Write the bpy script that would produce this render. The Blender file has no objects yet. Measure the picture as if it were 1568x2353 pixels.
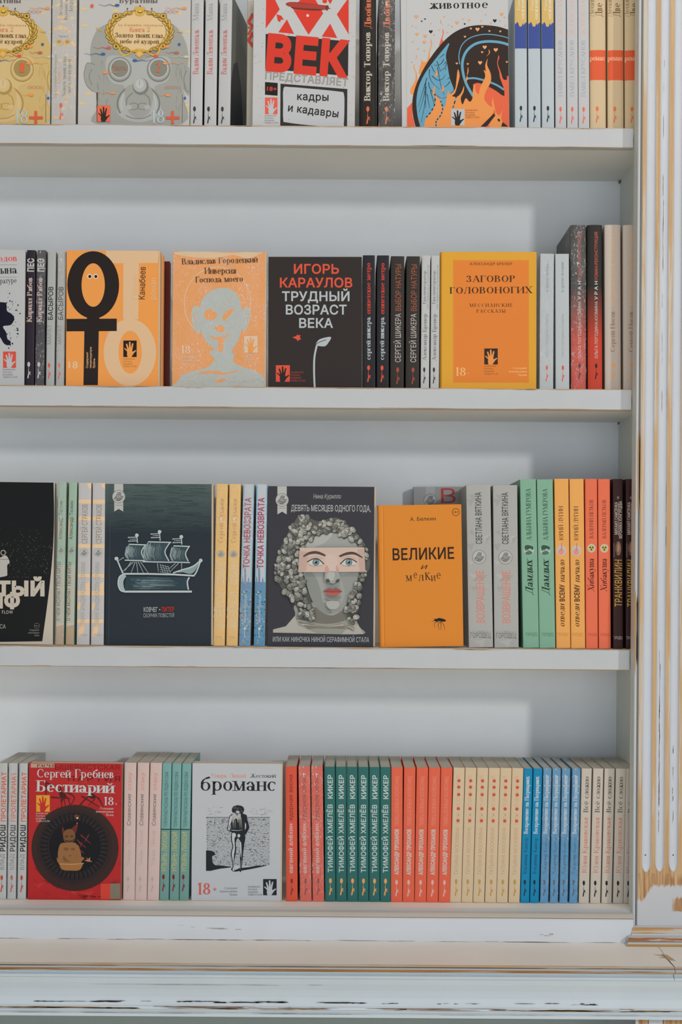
import bpy, math, random
from mathutils import Matrix, Vector
random.seed(7)
S = bpy.context.scene
COL = S.collection
# ------------------------------------------------------------------ camera
CAM_D = 2.124                       # camera to the plane of the shelf fronts (Y = 0)
FPX = 50 / 36 * 2353                # focal length in photo pixels
VPX, VPY = 800.0, 1300.0            # where the view axis meets the photo
ROLL = math.radians(0.4)
cam = bpy.data.cameras.new('camera')
cam.lens = 50; cam.sensor_width = 36; cam.sensor_fit = 'AUTO'
cam.shift_x = -(VPX - 784) / 2353; cam.shift_y = (VPY - 1176.5) / 2353
cam.clip_start = 0.05
cam_o = bpy.data.objects.new('camera', cam); COL.objects.link(cam_o)
cam_o.matrix_world = Matrix.Translation((0, -CAM_D, 0)) @ Matrix.Rotation(math.pi / 2, 4, 'X') @ Matrix.Rotation(ROLL, 4, 'Z')
S.camera = cam_o
# ------------------------------------------------------------------ light
S.view_settings.view_transform = 'Standard'; S.view_settings.look = 'None'
S.view_settings.exposure = -0.10; S.view_settings.gamma = 1.0
S.view_settings.use_curve_mapping = False
AMB = 0.17
w = bpy.data.worlds.new('world'); S.world = w; w.use_nodes = True
nt = w.node_tree; nt.nodes.clear()
out = nt.nodes.new('ShaderNodeOutputWorld'); bg = nt.nodes.new('ShaderNodeBackground')
tc = nt.nodes.new('ShaderNodeTexCoord'); sx = nt.nodes.new('ShaderNodeSeparateXYZ')
mr = nt.nodes.new('ShaderNodeMapRange'); mr.inputs[1].default_value = -0.5; mr.inputs[2].default_value = 0.4
rp = nt.nodes.new('ShaderNodeValToRGB')
rp.color_ramp.elements[0].color = (0.50, 0.40, 0.29, 1)
rp.color_ramp.elements[1].color = (0.93, 0.99, 1.06, 1)
nt.links.new(tc.outputs['Generated'], sx.inputs[0]); nt.links.new(sx.outputs['Z'], mr.inputs[0])
nt.links.new(mr.outputs[0], rp.inputs[0]); nt.links.new(rp.outputs[0], bg.inputs[0])
bg.inputs[1].default_value = AMB
nt.links.new(bg.outputs[0], out.inputs[0])

def area(name, loc, target, sx_, sy_, power, color):
    l = bpy.data.lights.new(name, 'AREA'); l.shape = 'RECTANGLE'; l.size = sx_; l.size_y = sy_
    l.energy = power; l.color = color
    o = bpy.data.objects.new(name, l); COL.objects.link(o); o.location = loc
    o.rotation_euler = (Vector(target) - Vector(loc)).to_track_quat('-Z', 'Y').to_euler()
    return o
area('side_window', (3.7, -5.6, 1.85), (0, 0, 0), 0.32, 0.5, 125, (1.0, 0.99, 0.97))
area('front_fill', (-0.2, -4.6, -0.2), (0, 0, 0), 3.4, 2.2, 58, (0.86, 0.98, 1.12))  # unseen soft fill behind the camera, added to brighten the shelf recesses
area('ceiling_lamp', (0.1, -1.25, 1.9), (0.1, -0.4, -0.6), 1.6, 0.4, 19, (1.0, 0.90, 0.78))
dl = bpy.data.lights.new('bounce_spot', 'SPOT'); dl.energy = 620; dl.color = (1.0, 0.93, 0.82); dl.spot_size = math.radians(62); dl.spot_blend = 0.35; dl.shadow_soft_size = 0.12  # added spot on the floor, its bounce lifts the shelf undersides
dlo = bpy.data.objects.new('bounce_spot', dl); COL.objects.link(dlo); dlo.location = (0.1, -2.5, 2.0)

# ------------------------------------------------------------------ materials
K = 1.0                             # brightness of the printed colours against the light
def lin(c):
    c = c / 255
    return c / 12.92 if c <= 0.04045 else ((c + 0.055) / 1.055) ** 2.4
def alb(c):
    sat = 1 - min(c) / max(1, max(c)); k = K / (0.80 + 0.20 * min(1, max(0, (sat - 0.08) / 0.3)))
    return tuple(min(0.9, max(0.004, lin(v) - 0.009) / k) for v in c) + (1,)
MATS = {}
def ink(c, rough=0.5):
    """printed or painted colour, as an sRGB triple read from the photograph"""
    key = (tuple(c), rough)
    if key in MATS: return MATS[key]
    m = bpy.data.materials.new('print_%02x%02x%02x' % tuple(int(v) for v in c)); m.use_nodes = True
    b = m.node_tree.nodes['Principled BSDF']
    b.inputs['Base Color'].default_value = alb(c); b.inputs['Roughness'].default_value = rough
    b.inputs['Specular IOR Level'].default_value = 0.2
    MATS[key] = m
    return m

def nodes(name):
    m = bpy.data.materials.new(name); m.use_nodes = True
    t = m.node_tree
    return m, t, t.nodes['Principled BSDF']
def N(t, kind, **kw):
    n = t.nodes.new('ShaderNode' + kind)
    for k, v in kw.items(): setattr(n, k, v)
    return n
def mixcol(t, fac, a, b):
    n = N(t, 'Mix', data_type='RGBA')
    for idx, v in ((0, fac), (6, a), (7, b)):
        if hasattr(v, 'is_linked') or hasattr(v, 'links'): t.links.new(v, n.inputs[idx])
        else: n.inputs[idx].default_value = v
    return n.outputs[2]
def ramp(t, src, stops):
    r = N(t, 'ValToRGB'); e = r.color_ramp.elements
    while len(e) < len(stops): e.new(0.5)
    for i, (p, c) in enumerate(stops):
        e[i].position = p; e[i].color = (c, c, c, 1) if not isinstance(c, tuple) else c
    t.links.new(src, r.inputs[0]); return r.outputs[0]
def noise(t, scale3, detail=5, scale=1.0, rough=0.6):
    c = N(t, 'TexCoord'); mp = N(t, 'Mapping'); mp.inputs['Scale'].default_value = scale3
    n = N(t, 'TexNoise'); n.inputs['Scale'].default_value = scale; n.inputs['Detail'].default_value = detail
    n.inputs['Roughness'].default_value = rough
    t.links.new(c.outputs['Object'], mp.inputs[0]); t.links.new(mp.outputs[0], n.inputs['Vector'])
    return n.outputs['Fac']
def wood_colour(t, along, c0, c1):
    sc = {'x': (6, 260, 260), 'z': (260, 260, 6)}[along]
    return mixcol(t, ramp(t, noise(t, sc, 4), [(0.3, 0.0), (0.7, 1.0)]), alb(c0), alb(c1))
def paint(name, white=(196, 198, 200), bare=0.0, along='x', wood=((196, 158, 112), (160, 116, 74)), fine=1.0, rough=0.55, edge=0.05):
    """brushed paint that has worn through to the wood over the fraction `bare` of the surface"""
    m, t, b = nodes(name)
    soft = noise(t, (7, 7, 7), 3)
    pc = mixcol(t, ramp(t, soft, [(0.3, 0.0), (0.7, 1.0)]), alb(white), alb(tuple(v - 5 for v in white)))
    if bare > 0:
        sc = {'x': (5 * fine, 150 * fine, 150 * fine), 'z': (150 * fine, 150 * fine, 5 * fine)}[along]
        f = noise(t, sc, 6, rough=0.65)
        mask = ramp(t, f, [(max(0.0, bare - edge), 1.0), (bare + edge, 0.0)])
        pc = mixcol(t, mask, pc, wood_colour(t, along, *wood))
    t.links.new(pc, b.inputs['Base Color'])
    b.inputs['Roughness'].default_value = rough; b.inputs['Specular IOR Level'].default_value = 0.3
    bp = N(t, 'Bump'); bp.inputs['Strength'].default_value = 0.12; bp.inputs['Distance'].default_value = 0.0006
    t.links.new(noise(t, {'x': (20, 500, 500), 'z': (500, 500, 20)}[along], 3), bp.inputs['Height'])
    t.links.new(bp.outputs[0], b.inputs['Normal'])
    return m
def paper_mat(name, c0, c1):
    m, t, b = nodes(name)
    t.links.new(mixcol(t, noise(t, (2500, 30, 30), 2), alb(c0), alb(c1)), b.inputs['Base Color'])
    b.inputs['Roughness'].default_value = 0.8; b.inputs['Specular IOR Level'].default_value = 0.1
    return m
PAGES = paper_mat('page_edges', (188, 184, 172), (205, 202, 192))
PAGES_CREAM = paper_mat('cream_page_edges', (205, 186, 160), (216, 200, 176))
def film_mat():
    """clear plastic film: mostly see-through, weakly glossy, crease glints and haze painted in white"""
    m, t, b = nodes('clear_shrink_film')
    o = t.nodes['Material Output']; t.nodes.remove(b)
    tr = N(t, 'BsdfTransparent'); gl = N(t, 'BsdfGlossy'); gl.inputs['Roughness'].default_value = 0.22
    gl.inputs['Color'].default_value = (1, 1, 1, 1)
    bp = N(t, 'Bump'); bp.inputs['Strength'].default_value = 1.0; bp.inputs['Distance'].default_value = 0.004
    t.links.new(noise(t, (420, 420, 150), 4, rough=0.6), bp.inputs['Height'])
    t.links.new(bp.outputs[0], gl.inputs['Normal'])
    mx = N(t, 'MixShader'); mx.inputs[0].default_value = 0.07
    t.links.new(tr.outputs[0], mx.inputs[1]); t.links.new(gl.outputs[0], mx.inputs[2])
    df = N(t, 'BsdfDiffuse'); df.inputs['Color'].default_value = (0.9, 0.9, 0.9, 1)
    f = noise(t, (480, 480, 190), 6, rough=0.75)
    crease_glint = ramp(t, f, [(0.36, 0.055), (0.565, 0.055), (0.64, 0.95), (0.72, 0.25)])  # white noise flecks painted in for sparkle along the creases, plus haze
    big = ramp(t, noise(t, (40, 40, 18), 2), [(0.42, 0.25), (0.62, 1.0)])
    mul = N(t, 'Math', operation='MULTIPLY'); t.links.new(crease_glint, mul.inputs[0]); t.links.new(big, mul.inputs[1])
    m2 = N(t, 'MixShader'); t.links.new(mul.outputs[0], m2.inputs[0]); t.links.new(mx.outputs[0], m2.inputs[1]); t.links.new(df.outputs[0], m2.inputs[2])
    t.links.new(m2.outputs[0], o.inputs[0])
    return m
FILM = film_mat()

# ------------------------------------------------------------------ mesh helpers
class MB:
    def __init__(s): s.v = []; s.f = []; s.m = []; s.mats = []
    def mi(s, m):
        if m not in s.mats: s.mats.append(m)
        return s.mats.index(m)
    def face(s, pts, m):
        i = len(s.v); s.v += [tuple(p) for p in pts]; s.f.append(tuple(range(i, i + len(pts)))); s.m.append(s.mi(m))
    def box(s, x0, x1, y0, y1, z0, z1, m):
        i = len(s.v)
        s.v += [(x, y, z) for z in (z0, z1) for y in (y0, y1) for x in (x0, x1)]
        for f in ((0, 2, 3, 1), (4, 5, 7, 6), (0, 1, 5, 4), (2, 6, 7, 3), (0, 4, 6, 2), (1, 3, 7, 5)):
            s.f.append(tuple(i + k for k in f)); s.m.append(s.mi(m))
    def prism(s, prof, x0, x1, m, axis='x', mats=None):
        """profile of (a, b) points swept along an axis: x -> (y, z), z -> (x, y)"""
        n = len(prof); i = len(s.v)
        for e in (x0, x1):
            for a, b in prof: s.v.append((e, a, b) if axis == 'x' else (a, b, e))
        for k in range(n):
            s.f.append((i + k, i + (k + 1) % n, i + n + (k + 1) % n, i + n + k))
            s.m.append(s.mi(mats[k] if mats and mats[k] else m))
        s.f.append(tuple(i + k for k in reversed(range(n)))); s.m.append(s.mi(m))
        s.f.append(tuple(i + n + k for k in range(n))); s.m.append(s.mi(m))
    def mesh(s, name):
        me = bpy.data.meshes.new(name); me.from_pydata(s.v, [], s.f)
        for m in s.mats: me.materials.append(m)
        me.polygons.foreach_set('material_index', s.m); me.update()
        return me
def link(name, data, parent=None, bevel=0):
    o = bpy.data.objects.new(name, data); COL.objects.link(o)
    if parent is not None: o.parent = parent
    if bevel:
        b = o.modifiers.new('soft edges', 'BEVEL'); b.width = bevel; b.segments = 2; b.limit_method = 'ANGLE'
    return o
def tag(o, label, cat, group=None):
    o['label'] = label; o['category'] = cat
    if group: o['group'] = group
def fixnormals(me):
    import bmesh
    bm = bmesh.new(); bm.from_mesh(me); bmesh.ops.recalc_face_normals(bm, faces=bm.faces); bm.to_mesh(me); bm.free()

# ------------------------------------------------------------------ photo pixel -> place
CR, SR = math.cos(ROLL), math.sin(ROLL)
def unroll(px, py):
    dx, dy = px - VPX, py - VPY
    return dx * CR + dy * SR, -dx * SR + dy * CR
def at(px, py, Y):
    u, v = unroll(px, py); s = (CAM_D + Y) / FPX
    return Vector((u * s, Y, -v * s))
CAMP = Vector((0, -CAM_D, 0))
def ray(px, py):
    u, v = unroll(px, py)
    return Vector((u, FPX, -v)).normalized()

# ------------------------------------------------------------------ serif lettering, drawn as strokes
# S stem with feet, V stem without, T thin line, K thick line, A arc (cx cy rx ry from to), F foot, I tick, D dot, B breve
GL = {
'А': (.74, 'T .08 0 .37 1;K .37 1 .66 0;T .18 .33 .54 .33;F .08 0;F .66 0'),
'Б': (.62, 'S .13 0 1;T .13 .97 .52 .97;I .52 1 .78;T .13 .55 .3 .55;A .3 .28 .24 .27 -90 90;T .13 .02 .3 .02'),
'В': (.64, 'S .13 0 1;T .13 .98 .3 .98;A .3 .76 .2 .22 -90 90;T .13 .54 .32 .54;A .32 .28 .24 .26 -90 90;T .13 .02 .32 .02'),
'Г': (.56, 'S .13 0 1;T .13 .97 .5 .97;I .5 1 .74'),
'Д': (.76, 'T .2 .03 .3 1;S .57 0 1;T .05 .03 .72 .03;T .25 .97 .57 .97;I .06 .03 -.2;I .71 .03 -.2'),
'Е': (.6, 'S .13 0 1;T .13 .97 .5 .97;T .13 .52 .4 .52;T .13 .03 .52 .03;I .5 1 .78;I .53 0 .22;I .4 .42 .62'),
'Ж': (.98, 'S .49 0 1;T .47 .5 .14 .97;K .47 .52 .06 0;K .51 .52 .92 0;T .51 .5 .84 .97;F .07 0;F .91 0;D .14 .93;D .84 .93'),
'З': (.55, 'A .25 .77 .18 .21 -90 155;A .25 .28 .22 .26 -155 90;T .16 .54 .27 .54;D .09 .84;D .06 .16'),
'И': (.78, 'S .13 0 1;S .65 0 1;T .13 .05 .65 .95'),
'К': (.7, 'S .13 0 1;T .16 .47 .55 .97;K .27 .58 .62 0;F .63 0;D .56 .93'),
'Л': (.7, 'T .12 0 .27 1;S .57 0 1;T .22 .97 .57 .97;D .08 .06'),
'М': (.92, 'T .13 0 .13 1;F .13 0;K .13 1 .45 .05;T .45 .05 .78 1;S .78 0 1;F .1 .98'),
'Н': (.76, 'S .13 0 1;S .63 0 1;T .13 .52 .63 .52'),
'О': (.76, 'A .38 .5 .31 .5 0 360'),
'П': (.74, 'S .13 0 1;S .61 0 1;T .13 .97 .61 .97'),
'Р': (.6, 'S .13 0 1;T .13 .97 .3 .97;A .3 .735 .23 .24 -90 90;T .13 .5 .3 .5'),
'С': (.68, 'A .38 .5 .31 .5 48 312;I .6 .92 .66'),
'Т': (.64, 'S .32 0 1;T .06 .97 .58 .97;I .06 1 .74;I .58 1 .74'),
'У': (.68, 'K .1 1 .36 .36;T .6 1 .28 .1;D .2 .08;F .1 .98;F .6 .98'),
'Ф': (.8, 'S .4 0 1;A .4 .52 .32 .3 0 360'),
'Х': (.72, 'K .1 1 .62 0;T .6 1 .1 0;F .1 .98;F .62 .98;F .1 0;F .62 0'),
'Ц': (.78, 'S .13 0 1;S .61 0 1;T .13 .03 .73 .03;I .72 .03 -.22'),
'Ч': (.7, 'S .57 0 1;V .13 .6 1;F .13 .98;A .33 .62 .2 .16 180 290;T .36 .46 .57 .5'),
'Ш': (1.02, 'S .13 0 1;S .5 0 1;S .87 0 1;T .13 .03 .87 .03'),
'Щ': (1.06, 'S .13 0 1;S .5 0 1;S .87 0 1;T .13 .03 .99 .03;I .98 .03 -.22'),
'Ъ': (.72, 'T .04 .97 .22 .97;I .04 1 .76;S .22 0 1;T .22 .54 .4 .54;A .4 .28 .22 .26 -90 90;T .22 .02 .4 .02'),
'Ы': (.88, 'S .13 0 1;T .13 .54 .28 .54;A .28 .28 .2 .26 -90 90;T .13 .02 .28 .02;S .74 0 1'),
'Ь': (.6, 'S .13 0 1;T .13 .54 .3 .54;A .3 .28 .22 .26 -90 90;T .13 .02 .3 .02'),
'Э': (.66, 'A .28 .5 .31 .5 -132 132;T .25 .52 .58 .52'),
'Ю': (1.02, 'S .13 0 1;T .13 .52 .38 .52;A .67 .5 .28 .5 0 360'),
'Я': (.66, 'S .53 0 1;T .53 .97 .35 .97;A .35 .735 .23 .24 90 270;T .35 .5 .53 .5;K .38 .5 .12 0;F .1 0'),
'а': (.54, 'V .38 0 .45;F .43 0;A .23 .45 .15 .2 0 150;A .22 .17 .16 .17 0 360;D .1 .5'),
'б': (.56, 'A .28 .31 .22 .31 0 360;A .36 .45 .3 .44 180 105;K .29 .86 .5 .95'),
'е': (.54, 'A .28 .33 .21 .33 0 318;T .08 .36 .49 .36'),
'р': (.58, 'S .14 -.28 .66;A .3 .33 .21 .33 -150 150'),
'у': (.56, 'K .08 .66 .29 .1;T .48 .66 .22 -.2;D .14 -.22;F .08 .64;F .48 .64'),
'ф': (.74, 'S .37 -.28 1;A .37 .33 .3 .33 0 360'),
'1': (.4, 'S .22 0 1;T .22 .97 .1 .84'),
'2': (.54, 'A .26 .74 .19 .25 -35 165;T .42 .6 .07 .04;K .07 .05 .48 .05;I .48 0 .18'),
'8': (.56, 'A .28 .75 .18 .23 0 360;A .28 .27 .22 .26 0 360'),
'+': (.6, 'T .08 .4 .52 .4;V .3 .17 .63'), '-': (.36, 'K .05 .33 .3 .33'), '.': (.24, 'D .12 .05'),
',': (.24, 'D .12 .05;T .14 .05 .06 -.14'), '•': (.5, 'D .2 .4;D .25 .4;D .22 .45'), ' ': (.34, ''),
}
def serif_glyph(ch, bold):
    sc = 1.0; extra = ''
    if ch in 'Йй': extra = 'B'; ch = 'И' if ch == 'Й' else 'и'
    if ch in 'Ёё': extra = 'U'; ch = 'Е' if ch == 'Ё' else 'е'
    if ch not in GL and ch.upper() in GL: sc = 0.66; ch = ch.upper()
    w_, code = GL.get(ch, GL[' '])
    tk, th = 0.135 * bold, 0.034 + 0.016 * bold
    ps = []
    def line(x0, y0, x1, y1, wd):
        d = math.hypot(x1 - x0, y1 - y0) or 1; nx, ny = -(y1 - y0) / d * wd / 2, (x1 - x0) / d * wd / 2
        ps.append([(x0 + nx, y0 + ny), (x0 - nx, y0 - ny), (x1 - nx, y1 - ny), (x1 + nx, y1 + ny)])
    for part in code.split(';'):
        if not part: continue
        a = part.split(); k = a[0]; q = [float(v) for v in a[1:]]
        if k in 'SV':
            x, y0, y1 = q[0] * sc, q[1] * sc, q[2] * sc; line(x, y0, x, y1, tk)
            if k == 'S':
                for y, d in ((y0, 1), (y1, -1)): ps.append([(x - tk * 1.25, y), (x + tk * 1.25, y), (x + tk * .5, y + d * th * 1.1), (x - tk * .5, y + d * th * 1.1)])
        elif k in 'TK': line(q[0] * sc, q[1] * sc, q[2] * sc, q[3] * sc, th if k == 'T' else tk)
        elif k == 'F':
            x, y = q[0] * sc, q[1] * sc; line(x - tk * 1.15, y + th * .45, x + tk * 1.15, y + th * .45, th * .9)
        elif k == 'I':
            x, y0, y1 = q[0] * sc, q[1] * sc, q[2] * sc; ps.append([(x - th * .8, y0), (x + th * .6, y0), (x + th * .4, y1), (x - th * .1, y1)])
        elif k == 'D': ps.append([(q[0] * sc + tk * .52 * math.cos(i), q[1] * sc + tk * .52 * math.sin(i)) for i in [j * math.pi / 5 for j in range(10)]])
        elif k == 'A':
            cx, cy, rx, ry, a0, a1 = q; n = max(6, int(abs(a1 - a0) / 15)); ou, inn = [], []
            for i in range(n + 1):
                t_ = math.radians(a0 + (a1 - a0) * i / n); c, s_ = math.cos(t_), math.sin(t_)
                wd = (th + (tk - th) * abs(c) ** 1.5) / 2
                ou.append((cx * sc + (rx * sc - tk / 2 * .6 + wd) * c, cy * sc + (ry * sc - th * .5 + wd) * s_))
                inn.append((cx * sc + (rx * sc - tk / 2 * .6 - wd) * c, cy * sc + (ry * sc - th * .5 - wd) * s_))
            for i in range(n): ps.append([ou[i], ou[i + 1], inn[i + 1], inn[i]])
    top = 1.0 if sc == 1.0 and ch.isupper() else 0.66
    if extra == 'B':
        for i in range(6):
            t0, t1 = math.pi * (1 + i / 6), math.pi * (1 + (i + 1) / 6); cx = w_ * sc / 2
            line(cx + .13 * math.cos(t0), top + .22 + .11 * math.sin(t0), cx + .13 * math.cos(t1), top + .22 + .11 * math.sin(t1), th * 1.5)
    if extra == 'U':
        for dx in (-.11, .11): ps.append([(w_ * sc / 2 + dx + tk * .5 * math.cos(j), top + .17 + tk * .5 * math.sin(j)) for j in [i * math.pi / 4 for i in range(8)]])
    return w_ * sc + (0.02 if sc < 1 else 0), ps
def serif_text(txt, bold=1.0, space=0.0):
    x = 0; ps = []
    for ch in txt:
        w_, g = serif_glyph(ch, bold); ps += [[(px + x, py) for px, py in p] for p in g]; x += w_ + space
    return x - space, ps
SANS = {}; RAWG = {}
from mathutils.geometry import delaunay_2d_cdt
TCU = bpy.data.curves.new('lettering', 'FONT'); TOB = bpy.data.objects.new('lettering', TCU); COL.objects.link(TOB)   # scratch object for reading letter outlines, removed at the end
TCU.fill_mode = 'NONE'; TCU.resolution_u = 3
def raw_glyph(txt):
    """closed outlines of a letter and how far right they reach"""
    TCU.body = txt
    dg = bpy.context.evaluated_depsgraph_get(); dg.update()
    me = bpy.data.meshes.new_from_object(TOB.evaluated_get(dg))
    vs = [(v.co.x, v.co.y) for v in me.vertices]; ed = {tuple(sorted(e.vertices)) for e in me.edges}
    loops = []; cur = []
    for k in range(len(vs)):
        cur.append(vs[k])
        if (k, k + 1) not in ed: loops.append(cur); cur = []
    bpy.data.meshes.remove(me)
    return [l for l in loops if len(l) > 2], max((v[0] for v in vs), default=0)
def fill(loops):
    """triangles inside the outlines (non-zero winding, so that overlapping strokes of a letter join)"""
    pts = [Vector(p) for l in loops for p in l]; ed = []; n = 0
    for l in loops: ed += [(n + k, n + (k + 1) % len(l)) for k in range(len(l))]; n += len(l)
    v, _, f, _, _, _ = delaunay_2d_cdt(pts, ed, [], 0, 1e-6)
    out = []
    for t in f:
        cx = sum(v[k].x for k in t) / len(t); cy = sum(v[k].y for k in t) / len(t); wn = 0
        for l in loops:
            for k in range(len(l)):
                (x0, y0), (x1, y1) = l[k], l[(k + 1) % len(l)]
                if (y0 <= cy) != (y1 <= cy):
                    s_ = (x1 - x0) * (cy - y0) - (cx - x0) * (y1 - y0)
                    if y0 <= cy and s_ > 0: wn += 1
                    elif y0 > cy and s_ < 0: wn -= 1
        if wn: out.append([(v[k].x, v[k].y) for k in t])
    return out
def sans_glyph(ch, weight):
    """filled letter, thickened by `weight`, and its advance"""
    if (ch, weight) in RAWG: return RAWG[ch, weight]
    if 'H' not in RAWG: RAWG['H'] = raw_glyph('Н')[1]
    if (ch, 'raw') not in RAWG:
        adv = raw_glyph(ch + 'Н')[1] - RAWG['H']; lp = [] if ch == ' ' else raw_glyph(ch)[0]
        RAWG[ch, 'raw'] = (adv, lp, fill(lp) if lp else [])
    adv, loops, tri = RAWG[ch, 'raw']; ps = list(tri)
    if weight > 0.001 and loops:
        ar = lambda l: sum(l[k][0] * l[(k + 1) % len(l)][1] - l[(k + 1) % len(l)][0] * l[k][1] for k in range(len(l)))
        sg = -1 if ar(max(loops, key=lambda l: abs(ar(l)))) > 0 else 1
        for l in loops:
            q = [p for k, p in enumerate(l) if math.dist(p, l[k - 1]) > 1e-6]; m = len(q); o = []
            for k in range(m):
                a, b, c = q[k - 1], q[k], q[(k + 1) % m]
                d0, d1 = math.dist(a, b) or 1, math.dist(b, c) or 1
                n0 = (-(b[1] - a[1]) / d0, (b[0] - a[0]) / d0); n1 = (-(c[1] - b[1]) / d1, (c[0] - b[0]) / d1)
                nx, ny = n0[0] + n1[0], n0[1] + n1[1]; h = math.hypot(nx, ny) or 1
                e = min(2.0, 2 / h) * weight * sg
                o.append((b[0] + nx / h * e, b[1] + ny / h * e))
            for k in range(m): ps.append([q[k - 1], q[k], o[k], o[k - 1]])
    RAWG[ch, weight] = (adv, ps)
    return RAWG[ch, weight]
def sans_text(txt, weight=0.0, space=1.0):
    key = (txt, weight, space)
    if key in SANS: return SANS[key]
    x = 0; ps = []; cap = 0.729
    for ch in txt:
        adv, g = sans_glyph(ch, weight)
        ps += [[((a + x) / cap, b / cap) for a, b in p] for p in g]; x += adv + (space - 1) * 0.6 + weight * 0.8
    x0 = min(v[0] for p in ps for v in p); x1 = max(v[0] for p in ps for v in p)
    SANS[key] = (x1 - x0, [[(a - x0, b) for a, b in p] for p in ps])
    return SANS[key]

# ------------------------------------------------------------------ printing on a cover
def clip(poly, x0, x1, y0, y1):
    for ax, lim, sgn in ((0, x0, 1), (0, x1, -1), (1, y0, 1), (1, y1, -1)):
        o = []; n = len(poly)
        for i in range(n):
            a, b = poly[i], poly[(i + 1) % n]; da, db = (a[ax] - lim) * sgn, (b[ax] - lim) * sgn
            if da >= 0: o.append(a)
            if da * db < 0:
                t_ = da / (da - db); o.append((a[0] + (b[0] - a[0]) * t_, a[1] + (b[1] - a[1]) * t_))
        poly = o
        if len(poly) < 3: return []
    return poly
class Print:
    """artwork collected for one face of a cover; coordinates are read off the photograph (optionally off an enlargement)"""
    def __init__(s, book, side):
        s.b = book; s.side = side; s.items = []; s.lay = 0; s.crop(0, 0, 1)
    def crop(s, x0, y0, sc): s.c = (x0, y0, sc); return s
    def loc(s, p):
        px, py = s.c[0] + p[0] / s.c[2], s.c[1] + p[1] / s.c[2]
        return s.b.local(px, py, s.side)
    def k(s): return (CAM_D + s.b.Y) / FPX / s.c[2]
    def raw(s, pts, c):
        r = s.b.lim(s.side); q = clip(pts, *r)
        if q: s.items.append((s.lay, q, c))
    def poly(s, pts, c): s.lay += 1; s.raw([s.loc(p) for p in pts], c)
    def many(s, polys, c):
        s.lay += 1
        for p in polys: s.raw([s.loc(q) for q in p], c)
    def rect(s, x0, y0, x1, y1, c, n=1):
        s.lay += 1
        for i in range(n):
            a, b = x0 + (x1 - x0) * i / n, x0 + (x1 - x0) * (i + 1) / n
            s.raw([s.loc(p) for p in ((a, y0), (b, y0), (b, y1), (a, y1))], c)
    def band(s, y0, y1, c, f0=0.0, f1=1.0):
        """a band right across the face, following a rounded spine"""
        s.lay += 1; x0, x1, _, _ = s.b.lim(s.side); xm = s.c[0] + 0
        z0 = s.loc(s.mid(y1))[1]; z1 = s.loc(s.mid(y0))[1]; n = 10
        for i in range(n):
            a, b = x0 + (x1 - x0) * (f0 + (f1 - f0) * i / n), x0 + (x1 - x0) * (f0 + (f1 - f0) * (i + 1) / n)
            s.raw([(a, z0), (b, z0), (b, z1), (a, z1)], c)
    def mid(s, y): return ((s.b.pxm - s.c[0]) * s.c[2], y)
    def ell(s, cx, cy, rx, ry, c, rot=0, n=24, a0=0, a1=360):
        cr, sr = math.cos(math.radians(rot)), math.sin(math.radians(rot)); pts = []
        m = n if abs(a1 - a0) >= 360 else n + 1
        for i in range(m):
            t_ = math.radians(a0 + (a1 - a0) * i / n); x, y = rx * math.cos(t_), ry * math.sin(t_)
            pts.append((cx + x * cr - y * sr, cy + x * sr + y * cr))
        s.poly(pts, c)
    def ring(s, cx, cy, rx, ry, wd, c, a0=0, a1=360, n=28, keep=False):
        pts = [(cx + rx * math.cos(math.radians(a0 + (a1 - a0) * i / n)), cy + ry * math.sin(math.radians(a0 + (a1 - a0) * i / n))) for i in range(n + 1)]
        s.stroke(pts, wd, c, keep=keep)
    def stroke(s, pts, wd, c, taper=None, keep=False, smooth=0):
        if smooth: pts = spline(pts, smooth)
        if not keep: s.lay += 1
        n = len(pts); off = []
        for i in range(n):
            a, b = pts[max(0, i - 1)], pts[min(n - 1, i + 1)]
            d = math.hypot(b[0] - a[0], b[1] - a[1]) or 1
            w_ = wd if taper is None else wd + (taper - wd) * i / (n - 1)
            off.append((-(b[1] - a[1]) / d * w_ / 2, (b[0] - a[0]) / d * w_ / 2))
        for i in range(n - 1):
            p, q, u, v = pts[i], pts[i + 1], off[i], off[i + 1]
            s.raw([s.loc(z) for z in ((p[0] + u[0], p[1] + u[1]), (p[0] - u[0], p[1] - u[1]), (q[0] - v[0], q[1] - v[1]), (q[0] + v[0], q[1] + v[1]))], c)
    def blob(s, pts, c, smooth=4): s.poly(spline(pts + [pts[0]], smooth)[:-1], c)
    def text(s, txt, p0, p1, h, c, font='s', bold=1.0, space=0.0, shear=0.0, keep=False):
        """baseline from p0 to p1, capitals h high; font s = serif, g = grotesque"""
        if font == 's': L, ps = serif_text(txt, bold, space)
        else: L, ps = sans_text(txt, bold if bold != 1.0 else 0.0, 1.0 + space)
        a, b = s.loc(p0), s.loc(p1); k = s.k() * h
        if s.side == 'spine' and abs(a[0] - b[0]) < abs(a[1] - b[1]) * 0.2: a, b = ((a[0] + b[0]) / 2, a[1]), ((a[0] + b[0]) / 2, b[1])
        dx, dy = b[0] - a[0], b[1] - a[1]; D = math.hypot(dx, dy); ux, uy = dx / D, dy / D
        if not keep: s.lay += 1
        for p in ps:
            s.raw([(a[0] + dx * (x + shear * y) / L - uy * y * k, a[1] + dy * (x + shear * y) / L + ux * y * k) for x, y in p], c)
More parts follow.
